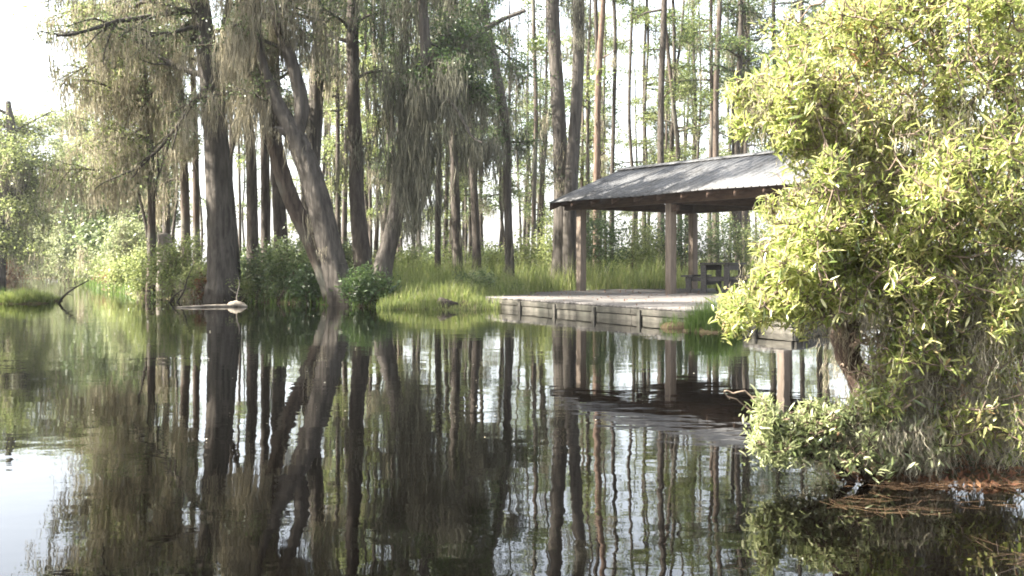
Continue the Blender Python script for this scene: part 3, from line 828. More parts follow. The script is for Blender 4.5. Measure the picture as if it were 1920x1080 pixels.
shrub(330, 29.8, 442, 120, 'leaf_light', 'yellow-green bank shrub left of the massive fluted cypress', n=420, moss=14)
shrub(268, 31.5, 462, 70, 'leaf_light', 'pale green narrow shrub at the water beside the yellow-green bank shrub', n=220, moss=6)
shrub(372, 28.6, 490, 70, 'leaf_light', 'low moss-draped shrub with rusty twigs touching the massive trunk foot', n=150, moss=40)
shrub(385, 28.3, 520, 50, 'leaf_brown', 'rusty dead twigs at the foot of the moss-draped shrub', n=60, moss=20, cat='dead brush')
shrub(222, 43, 500, 80, 'leaf_brown', 'red-brown dead brush lying on the far water edge', name='dead_brush', n=160, m=12, cat='dead brush', moss=10)
shrub(200, 46, 470, 60, 'leaf_light', 'light green shrub rising behind the red-brown dead brush', n=160)
shrub(545, 27.6, 440, 120, 'leaf_oak', 'rounded dark glossy shrub left of the leaning clump', n=420, m=15, moss=8)
shrub(492, 28.4, 470, 90, 'leaf_oak', 'green shrub between the massive cypress and the rounded dark shrub', n=260, moss=6)
shrub(455, 27.9, 520, 40, 'leaf_light', 'small pale-flecked sprig shrub standing behind the floating log', n=70)
shrub(580, 26.6, 500, 70, 'leaf_dark', 'low dark shrub hugging the water below the leaning trunks', n=200)
shrub(690, 24.9, 505, 90, 'leaf_dark', 'dark fern tangle between the feet of the leaning clump', name='fern', n=220, m=16, asp=0.25, size=0.12, cat='fern')
shrub(650, 27.8, 450, 60, 'leaf_oak', 'leafy shrub behind the leaning clump trunks', n=180)
shrub(1037, 34.5, 400, 62, 'leaf_light', 'bright green shrub against the left side of the twin pines', n=260)
shrub(1128, 36, 380, 110, 'leaf_dark', 'dark leafy shrub behind the first pavilion post', n=420)
shrub(1200, 36.5, 405, 105, 'leaf_light', 'bright yellow-green shrub behind the pavilion between two posts', n=420)
shrub(1262, 37, 388, 90, 'leaf_dark', 'dark shrub directly behind the middle pavilion post', n=360)
shrub(1345, 37, 392, 110, 'leaf_oak', 'green shrub behind the picnic table', n=420)
shrub(1425, 37, 400, 100, 'leaf_light', 'light shrub behind the picnic table end, half hidden by the near bush', n=320)
shrub(1500, 37, 420, 100, 'leaf_oak', 'green shrub under the right end of the pavilion roof', n=320)
shrub(1110, 52, 250, 60, 'leaf_light', 'tall light green thicket behind the pavilion roof', n=260, size=0.12, sig=0.25)
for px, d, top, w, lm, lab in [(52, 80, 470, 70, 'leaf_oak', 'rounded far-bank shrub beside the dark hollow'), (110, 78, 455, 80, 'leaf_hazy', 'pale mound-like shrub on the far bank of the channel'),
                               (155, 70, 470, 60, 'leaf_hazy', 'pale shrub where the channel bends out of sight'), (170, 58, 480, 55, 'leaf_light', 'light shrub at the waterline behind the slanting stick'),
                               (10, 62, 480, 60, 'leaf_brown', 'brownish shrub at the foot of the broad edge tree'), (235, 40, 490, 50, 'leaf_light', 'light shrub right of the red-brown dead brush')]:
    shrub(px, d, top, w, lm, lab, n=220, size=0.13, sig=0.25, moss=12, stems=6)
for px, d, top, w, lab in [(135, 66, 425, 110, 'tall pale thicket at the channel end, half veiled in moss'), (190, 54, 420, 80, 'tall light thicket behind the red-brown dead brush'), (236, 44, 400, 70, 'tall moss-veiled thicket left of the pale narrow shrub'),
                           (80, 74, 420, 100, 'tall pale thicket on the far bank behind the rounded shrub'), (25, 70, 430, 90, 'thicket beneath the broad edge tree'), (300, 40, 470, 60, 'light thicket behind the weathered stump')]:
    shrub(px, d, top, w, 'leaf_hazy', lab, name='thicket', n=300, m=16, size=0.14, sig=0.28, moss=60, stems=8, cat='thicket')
for px, d, top, w, lab in [(770, 35, 462, 70, 'light weedy shrub in the grass under the shaggy moss mass'), (850, 38, 455, 90, 'light weedy shrub behind the sunny grass, left of the dark drooping-moss trunk'), (925, 36, 465, 60, 'small weedy shrub at the foot of the crooked mossy trunk'),
                           (985, 36, 440, 60, 'leafy weed clump beside the clean reddish pole pine'), (715, 33, 478, 50, 'weedy shrub behind the right-leaning trunk foot')]:
    shrub(px, d, top, w, 'leaf_light', lab, n=170, size=0.1, sig=0.2, stems=6)
wl_ = 'low weedy clump in the bank grass between the leaning clump and the dock'
for q in range(14):
    px, d = RNG.uniform(735, 1030), RNG.uniform(24.5, 31)
    z_ = gz(X(px, d), d)
    if z_ < 0.05:
        continue
    top = HY - (z_ + RNG.uniform(0.3, 0.75) - CH) / d * F
    shrub(px, d, top, RNG.uniform(22, 50), ['leaf_light', 'leaf_oak', 'leaf_hazy', 'leaf_dark'][q % 4], wl_, name='weed_clump', n=60, m=12, size=0.09, sig=0.1, stems=6, group='weeds in the bank grass', cat='weeds', asp=0.35)
k = 0
und = []
while k < 48:
    px, d = RNG.uniform(440, 1560), RNG.uniform(44, 82)
    if sdist(np.array([[X(px, d), d]]), shore)[0] < 2:
        continue
    shrub(px, d, RNG.uniform(440, 478), RNG.uniform(50, 110), ['leaf_light', 'leaf_oak', 'leaf_light'][k % 3], 'low undergrowth shrub on the forest floor deep among the slender trunks', n=110, size=0.14, sig=0.22, stems=4, group='undergrowth shrubs')
    k += 1


# ------------------------------------------------------------------ grass
def blades(mb, B, h, w, lean=0.35, segs=3):
    n = len(B)
    h = np.broadcast_to(h, (n,))
    a = RNG.random(n) * 6.283
    dirv = np.stack([np.cos(a), np.sin(a), np.zeros(n)], -1)
    ln = np.abs(RNG.normal(0, lean, n))
    t = np.linspace(0, 1, segs + 1)
    P = B[:, None] + dirv[:, None] * (ln * h)[:, None, None] * (t ** 1.8)[None, :, None]
    P[..., 2] += h[:, None] * (t - 0.18 * t ** 3 * np.minimum(ln, 1.5)[:, None] * 1.6)
    side = np.stack([-np.sin(a + 0.4), np.cos(a + 0.4), np.zeros(n)], -1)
    ww = np.broadcast_to(w, (n,))[:, None] * np.clip(1.0 - t ** 1.6, 0.06, 1)[None] * 0.5
    V = np.stack([P - side[:, None] * ww[..., None], P + side[:, None] * ww[..., None]], 2).reshape(-1, 3)
    base = (np.arange(n) * (segs + 1) * 2)[:, None]
    j = (np.arange(segs) * 2)[None]
    mb.add(V, np.stack([base + j, base + j + 1, base + j + 3, base + j + 2], -1).reshape(-1, 4), np.repeat(RNG.random(n), segs))


def on_ground(px0, px1, d0, d1, n, zmin=0.02):
    px = RNG.uniform(px0, px1, n)
    d = d0 + (d1 - d0) * RNG.random(n)
    P = np.stack([(px - 960) / F * d, d], 1)
    z = ground_z(P)
    k = z > zmin
    return np.column_stack([P, z])[k]


mb = MB()
B = np.concatenate([on_ground(700, 1480, 22.5, 33, 30000), on_ground(690, 1000, 22.2, 26, 9000, -0.06)])
B[:, 2] = np.maximum(B[:, 2], -0.02)
hv = np.clip(0.75 + 0.75 * wob(B, 1.7, 8) + 0.3 * wob(B, 5.1, 9), 0.2, 2.0)
blades(mb, B, (0.24 + 0.36 * np.clip((B[:, 1] - 24) / 6, 0, 1)) * hv * RNG.uniform(0.6, 1.7, len(B)), 0.015, 0.45)
B = on_ground(690, 1480, 32, 46, 24000)
blades(mb, B, 0.75 * np.clip(0.7 + 0.7 * wob(B, 1.1, 7), 0.15, 1.7) * RNG.uniform(0.5, 1.6, len(B)), 0.022)
tag(mb.build('grass', M['grass']), 'tall sunlit yellow-green bank grass left of and behind the dock', 'grass', None, 'stuff')
mb = MB()
B = on_ground(150, 1700, 44, 100, 26000)
blades(mb, B, 0.5 * RNG.uniform(0.5, 1.6, len(B)), 0.05)
B = on_ground(-60, 740, 24, 60, 26000, -0.05)
B[:, 2] = np.maximum(B[:, 2], -0.02)
blades(mb, B, 0.3 * RNG.uniform(0.4, 1.5, len(B)), 0.022)
tag(mb.build('undergrowth', M['grass_dark']), 'low green ground cover on the shady forest floor', 'undergrowth', None, 'stuff')


def tuft(px, d, w, h, n, mat, label, lean=0.5, bw=0.016, name='grass_tuft', depth=0.5):
    x = X(px, d)
    t = thing(name, (x, d, 0), label, 'grass tuft')
    mb = MB()
    a = RNG.random(n) * 6.283
    r = RNG.random(n) ** 0.6
    B = np.column_stack([x + np.cos(a) * r * w / 2 / F * d, d + np.sin(a) * r * depth, np.full(n, -0.03)])
    blades(mb, B, h * RNG.uniform(0.45, 1.15, n) * (1 - 0.35 * r), bw, lean)
    mb.build('blades', M[mat], t)
    # peaty root mass the blades stand on
    rb = MB()
    k = 14
    th = np.linspace(0, 6.283, k, endpoint=False)
    rings = []
    for zz, s in ((-0.1, 1.05), (0.02, 1.0), (0.07, 0.72), (0.09, 0.1)):
        rings.append(np.column_stack([x + np.cos(th) * s * w / 2 / F * d * (1 + 0.12 * np.sin(3 * th + px)), d + np.sin(th) * s * depth, np.full(k, zz) + 0.012 * np.sin(5 * th)]))
    V = np.concatenate(rings)
    i = np.arange(3)[:, None] * k
    j = np.arange(k)[None]
    rb.add(V, np.stack([i + j, i + (j + 1) % k, i + k + (j + 1) % k, i + k + j], -1).reshape(-1, 4))
    rb.build('root_mass', M['ground'], t, True)
    return t


tuft(48, 27, 100, 0.5, 2600, 'grass', 'rounded green grass clump in the water at the left, beside the slanting stick', 0.55)
tuft(-30, 29, 110, 0.42, 2000, 'grass', 'grass clump at the very edge of the picture beyond the rounded clump', 0.55)
tuft(88, 28.6, 46, 0.32, 700, 'grass', 'small bright grass clump behind the rounded clump, close to the stick', 0.6)
tuft(1338, 15.6, 108, 0.62, 1100, 'grass_dark', 'dark green grass tuft standing in the water before the dock face', 0.3, 0.012, depth=0.3)
tuft(1265, 16.6, 60, 0.3, 260, 'grass_dark', 'thin sparse grass sprig at the dock face beside the larger tuft', 0.35, 0.01, depth=0.2)


# ------------------------------------------------------------------ dock
HD = 0.25
A, Bc, Cc, Dc, Ec = (np.array(p, float) for p in [(-0.6, 24.3), (3.95, 14.95), (10.9, 27.0), (9.2, 35.5), (1.5, 33.0)])
dock = thing('wooden_dock', (3.95, 24.0, 0), 'low weathered grey wooden dock reaching into the water under the pavilion', 'dock')
poly = np.array([A, Bc, Cc, Dc, Ec])
du = unit(Bc - A)                       # along the front edge
dv = np.array([-du[1], du[0]])          # inward
if dv @ (Ec - A) < 0:
    dv = -dv
# boards run inward; each board is clipped to the outline
mb = MB()
bw = 0.142
L0 = np.linalg.norm(Bc - A)
smin = min((p - A) @ du for p in poly)
smax = max((p - A) @ du for p in poly)


def span(s):
    out = []
    for p, q in zip(poly, np.roll(poly, -1, 0)):
        a, b = (p - A) @ du, (q - A) @ du
        if (a - s) * (b - s) < 0:
            f = (s - a) / (b - a)
            out.append((p + f * (q - p) - A) @ dv)
    return (min(out), max(out)) if len(out) >= 2 else None


s = smin + 0.01
while s + bw < smax - 0.01:
    i0, i1 = span(s + 0.002), span(s + bw - 0.006)
    if i0 and i1 and i0[1] - i0[0] > 0.2 and i1[1] - i1[0] > 0.2:
        zt = HD + RNG.normal(0, 0.0015)
        c = []
        for zz in (zt - 0.035, zt):
            for (ss, tt) in ((s, i0[0] - 0.03), (s + bw - 0.007, i1[0] - 0.03), (s + bw - 0.007, i1[1]), (s, i0[1])):
                p = A + du * ss + dv * tt
                c.append((p[0], p[1], zz))
        mb.add(c, [[3, 2, 1, 0], [4, 5, 6, 7], [0, 1, 5, 4], [1, 2, 6, 5], [2, 3, 7, 6], [3, 0, 4, 7]])
    s += bw
mb.build('deck_boards', M['deck'], dock)


def face(p, q, z0, z1, th, mb, out=0.0):
    d = unit(q - p)
    nrm = np.array([d[1], -d[0]])
    cen = poly.mean(0)
    if nrm @ (cen - p) > 0:
        nrm = -nrm
    L = np.linalg.norm(q - p)
    mb.box(lambda c: np.column_stack([p[0] + d[0] * c[:, 0] + nrm[0] * c[:, 1], p[1] + d[1] * c[:, 0] + nrm[1] * c[:, 1], c[:, 2]]), 0, L, out, out + th, z0, z1)


for p, q in ((A, Bc), (Bc, Cc), (Ec, A)):
    d = unit(q - p)
    L = np.linalg.norm(q - p)
    cuts = np.concatenate([[0], np.cumsum(np.full(int(L // 3.1), 3.1)), [L]])
    if L - cuts[-2] < 0.8:
        cuts = np.delete(cuts, -2)
    for a, b in zip(cuts[:-1], cuts[1:]):
        mb = MB()
        face(p + d * (a + 0.005), p + d * (b - 0.005), 0.105, HD - 0.04, 0.04, mb)
        mb.build('rim_board', M['dock_face'], dock, False, 0.004)
        mb = MB()
        face(p + d * (a + 0.005), p + d * (b - 0.005), -0.12, 0.09, 0.04, mb, -0.02)
        mb.build('rim_board', M['dock_face'], dock, False, 0.004)
    for a in np.arange(0.25, L, 1.55):
        mb = MB()
        face(p + d * a, p + d * (a + 0.1), -0.45, HD - 0.055, 0.035, mb, 0.042)
        mb.build('piling', M['dock_face'], dock, False, 0.006)

# ------------------------------------------------------------------ pavilion
ZE, ZR, TR, LR = 2.72, 3.76, 2.6, 8.9
O2 = np.array([1.04, 29.8])
U2, V2 = unit(np.array([0.56, -0.83])), unit(np.array([0.83, 0.56]))


def PV(c):
    c = np.asarray(c, float)
    return np.column_stack([O2[0] + U2[0] * c[:, 0] + V2[0] * c[:, 1], O2[1] + U2[1] * c[:, 0] + V2[1] * c[:, 1], c[:, 2]])


pc = PV(np.array([[LR / 2, TR, 0]]))[0]
pav = thing('pavilion', (pc[0], pc[1], HD), 'open timber pavilion with a pale ribbed metal gable roof on the dock', 'pavilion')
ss = []
s = 0.0
while s < LR:
    ss += [(s, 0), (s + 0.19, 0), (s + 0.205, 0.022), (s + 0.225, 0.022)]
    s += 0.24
ss.append((LR + 0.02, 0))
ss = np.array(ss)
slope = (ZR - ZE) / TR
for sgn in (0, 1):
    mb = MB()
    tt = np.array([-0.06, TR * 0.33, TR * 0.66, TR - 0.004])
    V = []
    for t_ in tt:
        tw = t_ if sgn == 0 else 2 * TR - t_
        V.append(np.column_stack([ss[:, 0] - 0.02, np.full(len(ss), tw), ZE + slope * t_ + ss[:, 1] + 0.012 * np.sin(ss[:, 0] * 1.3 + t_)]))
    V = np.concatenate(V)
    k = len(ss)
    i = np.arange(3)[:, None] * k
    j = np.arange(k - 1)[None]
    mb.add(PV(V), np.stack([i + j, i + j + 1, i + k + j + 1, i + k + j], -1).reshape(-1, 4), 0.5)
    o = mb.build('roof_panel', M['roof'], pav)
    m = o.modifiers.new('solid', 'SOLIDIFY')
    m.thickness = 0.008
    m.offset = -1
for sgn in (0, 1):
    mb = MB()
    for a in np.arange(0.02, TR - 0.2, 0.62):
        c = []
        for t_ in (a, a + 0.61):
            t_ = min(t_, TR - 0.02)
            tw = t_ if sgn == 0 else 2 * TR - t_
            zt = ZE + slope * t_ - 0.023
            c += [(0.0, tw, zt - 0.012), (LR, tw, zt - 0.012), (LR, tw, zt), (0.0, tw, zt)]
        mb.add(PV(np.array(c)), [[0, 1, 2, 3], [7, 6, 5, 4], [0, 4, 5, 1], [1, 5, 6, 2], [2, 6, 7, 3], [3, 7, 4, 0]])
    mb.build('dark_underside', M['beam'], pav)  # dark sheet added under the panels to put shade on the roof underside
mb = MB()
cap = []
for s0 in np.linspace(-0.05, LR + 0.05, 20):
    cap += [(s0, TR - 0.2, ZR - slope * 0.2 + 0.045), (s0, TR, ZR + 0.05), (s0, TR + 0.2, ZR - slope * 0.2 + 0.045)]
i = np.arange(19)[:, None] * 3
j = np.arange(2)[None]
mb.add(PV(np.array(cap)), np.stack([i + j, i + 3 + j, i + 3 + j + 1, i + j + 1], -1).reshape(-1, 4))
o = mb.build('ridge_cap', M['roof'], pav)
m = o.modifiers.new('solid', 'SOLIDIFY')
m.thickness = 0.006
PS = (0.81, 4.43, 8.05)
PT = (0.5, 4.7)
ZB = ZE + slope * 0.5 - 0.17            # top of the long beams (rafters rest here)
for s in PS:
    for t_ in PT:
        mb = MB()
        mb.box(PV, s - 0.1, s + 0.1, t_ - 0.1, t_ + 0.1, HD + 0.002, ZB - 0.26)
        mb.build('post', M['post'], pav, False, 0.01)
mb = MB()
mb.box(PV, PS[1] + 0.102, PS[1] + 0.24, PT[0] - 0.08, PT[0] + 0.08, ZB - 0.46, ZB - 0.3)
mb.build('junction_box', M['beam'], pav, False, 0.006)
for t_ in PT:
    mb = MB()
    mb.box(PV, 0.12, LR - 0.12, t_ - 0.075, t_ + 0.075, ZB - 0.255, ZB)
    mb.build('beam', M['beam'], pav, False, 0.008)
for s in PS:
    mb = MB()
    mb.box(PV, s - 0.07, s + 0.07, PT[0] + 0.08, PT[1] - 0.08, ZB - 0.25, ZB - 0.02)
    mb.build('tie_beam', M['beam'], pav, False, 0.008)
    mb = MB()
    mb.box(PV, s - 0.06, s + 0.06, TR - 0.06, TR + 0.06, ZB - 0.015, ZR - 0.2)
    mb.build('king_post', M['beam'], pav, False, 0.006)


def rafter(mb, s, sgn, w=0.05, h=0.16, t0=0.02, t1=TR - 0.03):
    c = []
    for t_ in (t0, t1):
        tw = t_ if sgn == 0 else 2 * TR - t_
        zt = ZE + slope * t_ - 0.038
        c += [(s, tw, zt - h), (s + w, tw, zt - h), (s + w, tw, zt), (s, tw, zt)]
    mb.add(PV(np.array(c)), [[0, 1, 2, 3], [7, 6, 5, 4], [0, 4, 5, 1], [1, 5, 6, 2], [2, 6, 7, 3], [3, 7, 4, 0]])


for s in np.linspace(0.1, LR - 0.15, 11):
    for sgn in (0, 1):
        mb = MB()
        rafter(mb, s, sgn)
        mb.build('rafter', M['beam'], pav)
for sgn in (0, 1):
    mb = MB()
    a, b = (0.3, 0.34)
    mb.box(lambda c: PV(np.column_stack([c[:, 0], c[:, 1] if sgn == 0 else 2 * TR - c[:, 1], c[:, 2]])), 0.16, LR - 0.2, a, b, ZE - 0.12, ZE + 0.06)
    mb.build('fascia_board', M['beam'], pav, False, 0.004)
    for s in (0.02, LR - 0.06):
        mb = MB()
        rafter(mb, s, sgn, 0.04, 0.2, 0.0, TR - 0.005)
        mb.build('barge_board', M['beam'], pav)

# picnic table under the roof
tb = thing('picnic_table', np.array([5.57, 28.1, 0]) + np.array([0, 0, HD]), 'heavy dark grey wooden picnic table with attached benches under the pavilion roof', 'picnic table')
tc = ORG[tb.name]
ua = unit(np.array([0.42, 0.9]))
va = np.array([-ua[1], ua[0]])


def TBL(c):
    c = np.asarray(c, float)
    return np.column_stack([tc[0] + ua[0] * c[:, 0] + va[0] * c[:, 1], tc[1] + ua[1] * c[:, 0] + va[1] * c[:, 1], tc[2] + c[:, 2]])


def tpart(name, boxes):
    mb = MB()
    for b in boxes:
        mb.box(TBL, *b)
    mb.build(name, M['table'], tb, False, 0.006)


tpart('table_top', [(-1.0, 1.0, -0.375 + k * 0.15, -0.375 + k * 0.15 + 0.144, 0.73, 0.78) for k in range(5)])
tpart('apron', [(-0.85, 0.85, -0.3, -0.25, 0.585, 0.725)])
tpart('apron', [(-0.85, 0.85, 0.25, 0.3, 0.585, 0.725)])
for sx in (-1, 1):
    tpart('bench', [(-1.0, 1.0, sx * 0.72 - 0.15, sx * 0.72 - 0.004, 0.41, 0.455), (-1.0, 1.0, sx * 0.72 + 0.004, sx * 0.72 + 0.15, 0.41, 0.455)])
    tpart('bench_rail', [(-0.72, 0.72, sx * 0.3 - 0.03, sx * 0.3 + 0.03, 0.2, 0.4)])
for sx in (-0.78, 0.78):
    tpart('crosspiece', [(sx - 0.045, sx + 0.045, -0.8, 0.8, 0.3, 0.405)])
    for sy in (-0.3, 0.3, -0.7, 0.7):
        tpart('leg', [(sx - 0.13, sx - 0.05, sy - 0.07, sy + 0.07, 0.003, 0.72 if abs(sy) < 0.5 else 0.405)])

# ------------------------------------------------------------------ things in the water
lg = thing('floating_log', W(440, 24.8, 575) * np.array([1, 1, 0]), 'pale bleached log floating with its root lump toward the clump', 'log')
mb = MB()
p0, p1 = W(446, 24.8, 571), W(330, 24.2, 576)
p0[2], p1[2] = 0.02, 0.005
tube(mb, resample([p0, (p0 + p1) / 2 + np.array([0, 0.05, 0.012]), p1], 14), np.linspace(0.04, 0.02, 14), 8, 0, 0.08)
mb.build('stem', M['pale_wood'], lg, True)
mb = MB()
q0, q1 = W(424, 24.8, 573), W(464, 24.75, 575)
q0[2], q1[2] = 0.015, 0.01
tube(mb, resample([q0, q0 * 0.7 + q1 * 0.3 + np.array([0, 0, 0.05]), q0 * 0.4 + q1 * 0.6 + np.array([0, 0, 0.05]), q1], 12), np.array([.02, .04, .05, .07, .06, .075, .07, .06, .07, .045, .04, .015]), 9, 0.08, 0.1)
mb.build('root_lump', M['pale_wood'], lg, True)
mb = MB()
tube(mb, resample([W(446, 24.8, 573), W(444, 24.8, 555), W(449, 24.8, 535), W(447, 24.8, 520)], 8), np.linspace(0.02, 0.008, 8), 6)
tube(mb, resample([W(446, 24.8, 552), W(436, 24.8, 545), W(430, 24.8, 540)], 6), np.linspace(0.01, 0.005, 6), 5)
mb.build('twig', M['dead_wood'], lg, True)


def stick(pts, d, r, label):
    P = [W(px, d, py) for px, py in pts]
    P[0][2] = min(P[0][2], -0.05)
    t = thing('dead_branch', (P[0][0], d, 0), label, 'dead branch')
    mb = MB()
    R = resample(P, 14)
    tube(mb, R, np.linspace(r, r * 0.4, 14), 7, 0, 0.05)
    for k in (5, 9):
        tube(mb, limb_path(R[k], RNG.normal(0, 1, 3) * [1, 0.5, 0.4] + [0.3, 0, 0.2], 0.25, 0.2, 5), np.linspace(r * 0.4, r * 0.15, 5), 5)
    mb.build('stem', M['bark_dark'], t, True)


stick([(108, 572), (120, 555), (140, 540), (166, 526)], 27, 0.035, 'slanting dark stick rising from the water beside the rounded grass clump')
stick([(330, 566), (345, 545), (352, 520), (362, 500)], 28.0, 0.025, 'thin dead stick upright in the water before the yellow-green bank shrub')
stick([(316, 570), (326, 556), (340, 545), (356, 540)], 27.4, 0.022, 'short dead stick bent low over the water below the bank shrub')
# broken stump with a pale top among the bank shrubs
sx_, sd = X(306, 31.0), 31.0
sp = thing('broken_stump', (sx_, sd, gz(sx_, sd)), 'broad weathered grey stump rising behind the yellow-green bank shrub', 'stump')
mb = MB()
zz = CH + (HY - 436) / F * sd
tube(mb, resample([(sx_, sd, 0), (sx_ + .03, sd, zz * 0.5), (sx_ + 0.02, sd, zz * 0.85), (sx_, sd, zz)], 12), np.concatenate([np.linspace(0.24, 0.18, 11), [0.03]]), 12, 0.16, 0.06)
mb.build('trunk', M['dead_wood'], sp, True)
# mound / flat stone on the bank edge before the grass
mx_, md_ = X(838, 23.6), 23.6
mo = thing('stump', (mx_, md_, 0), 'low dark flat-topped stump on the muddy bank edge before the grass', 'stump')
mb = MB()
tube(mb, [(mx_, md_, -0.1), (mx_ + .02, md_, 0.08), (mx_ + .03, md_, 0.17), (mx_ + .04, md_, 0.2), (mx_ + .04, md_, 0.202)], [0.26, 0.24, 0.21, 0.18, 0.005], 14, 0.25, 0.1)
mb.build('wood', M['bark_dark'], mo, True)
# floating scraps; the left cluster is pale flecks painted in for sun glints
mb = MB()
n = 150
px = np.concatenate([RNG.normal(210, 70, n // 2), RNG.uniform(0, 1400, n // 2)])
py = np.concatenate([RNG.normal(590, 28, n // 2), 590 + 260 * RNG.random(n // 2) ** 2])
py = np.maximum(py, 556)
d = CH * F / (py - HY)
a = RNG.random(n) * 6.28
sz = RNG.uniform(0.006, 0.015, n) * np.clip(d / 12, 0.35, 1.4)
c = np.column_stack([(px - 960) / F * d, d, np.full(n, 0.004)])
e1 = np.column_stack([np.cos(a), np.sin(a), RNG.normal(0, .25, n)]) * sz[:, None]
e2 = np.column_stack([-np.sin(a), np.cos(a), RNG.normal(0, .25, n)]) * sz[:, None] * 0.6
c[:, 2] += 0.006
mb.add(np.stack([c - e1, c + e2, c + e1, c - e2], 1).reshape(-1, 3), np.arange(n * 4).reshape(-1, 4), RNG.random(n))
tag(mb.build('scraps_and_glints', M['floating']), 'tiny pale leaf scraps and flecks painted in for sun glints on the dark water', 'floating scraps', None, 'stuff')


# ------------------------------------------------------------------ the near bush
def true_leaves(mb, Bp, T, L, w, fold=0.35, curl=0.25):
    """lance-shaped leaves from Bp along T"""
    n = len(Bp)
    T = unit(T)
    up = unit(np.array([0, 0, 1.0]) + RNG.normal(0, 0.45, (n, 3)))
    S = unit(np.cross(T, up))
    N = np.cross(S, T)
    t = np.array([0, 0.22, 0.5, 0.78, 1.0])
    wid = np.array([0.1, 0.78, 1.0, 0.72, 0.04])
    cu = curl * RNG.normal(0.6, 0.7, n)
    mid = Bp[:, None] + T[:, None] * (L[:, None] * t)[..., None] - N[:, None] * ((L * cu)[:, None] * t ** 2)[..., None]
    sd = S[:, None] * (w[:, None] * wid * 0.5)[..., None]
    lift = N[:, None] * (w[:, None] * wid * 0.5 * fold)[..., None]
    V = np.stack([mid - sd + lift, mid, mid + sd + lift], 2).reshape(-1, 3)
    b = (np.arange(n) * 15)[:, None]
    j = (np.arange(4) * 3)[None]
    f = np.concatenate([np.stack([b + j, b + j + 1, b + j + 4, b + j + 3], -1), np.stack([b + j + 1, b + j + 2, b + j + 5, b + j + 4], -1)], 1).reshape(-1, 4)
    mb.add(V, f, np.repeat(RNG.random(n), 8))


def whorls(mb, tips, axes, k0, k1, Lr, wr):
    Bp, T = [], []
    for p, a in zip(tips, axes):
        k = RNG.integers(k0, k1 + 1)
        a = a / np.linalg.norm(a)
        r1 = unit(np.cross(a, [0.3, 0.2, 0.9]))
        r2 = np.cross(a, r1)
        ph = RNG.random() * 6.28
        for q in range(k):
            an = ph + q * 2.4
            s = q / k
            open_ = math.radians(RNG.uniform(30, 60) + 35 * s)
            dirv = a * math.cos(open_) + (r1 * math.cos(an) + r2 * math.sin(an)) * math.sin(open_)
            Bp.append(p - a * (0.12 * s) + RNG.normal(0, 0.006, 3))
            T.append(dirv)
    Bp, T = np.array(Bp), np.array(T)
    n = len(Bp)
    true_leaves(mb, Bp, T, RNG.uniform(*Lr, n), RNG.uniform(*wr, n))


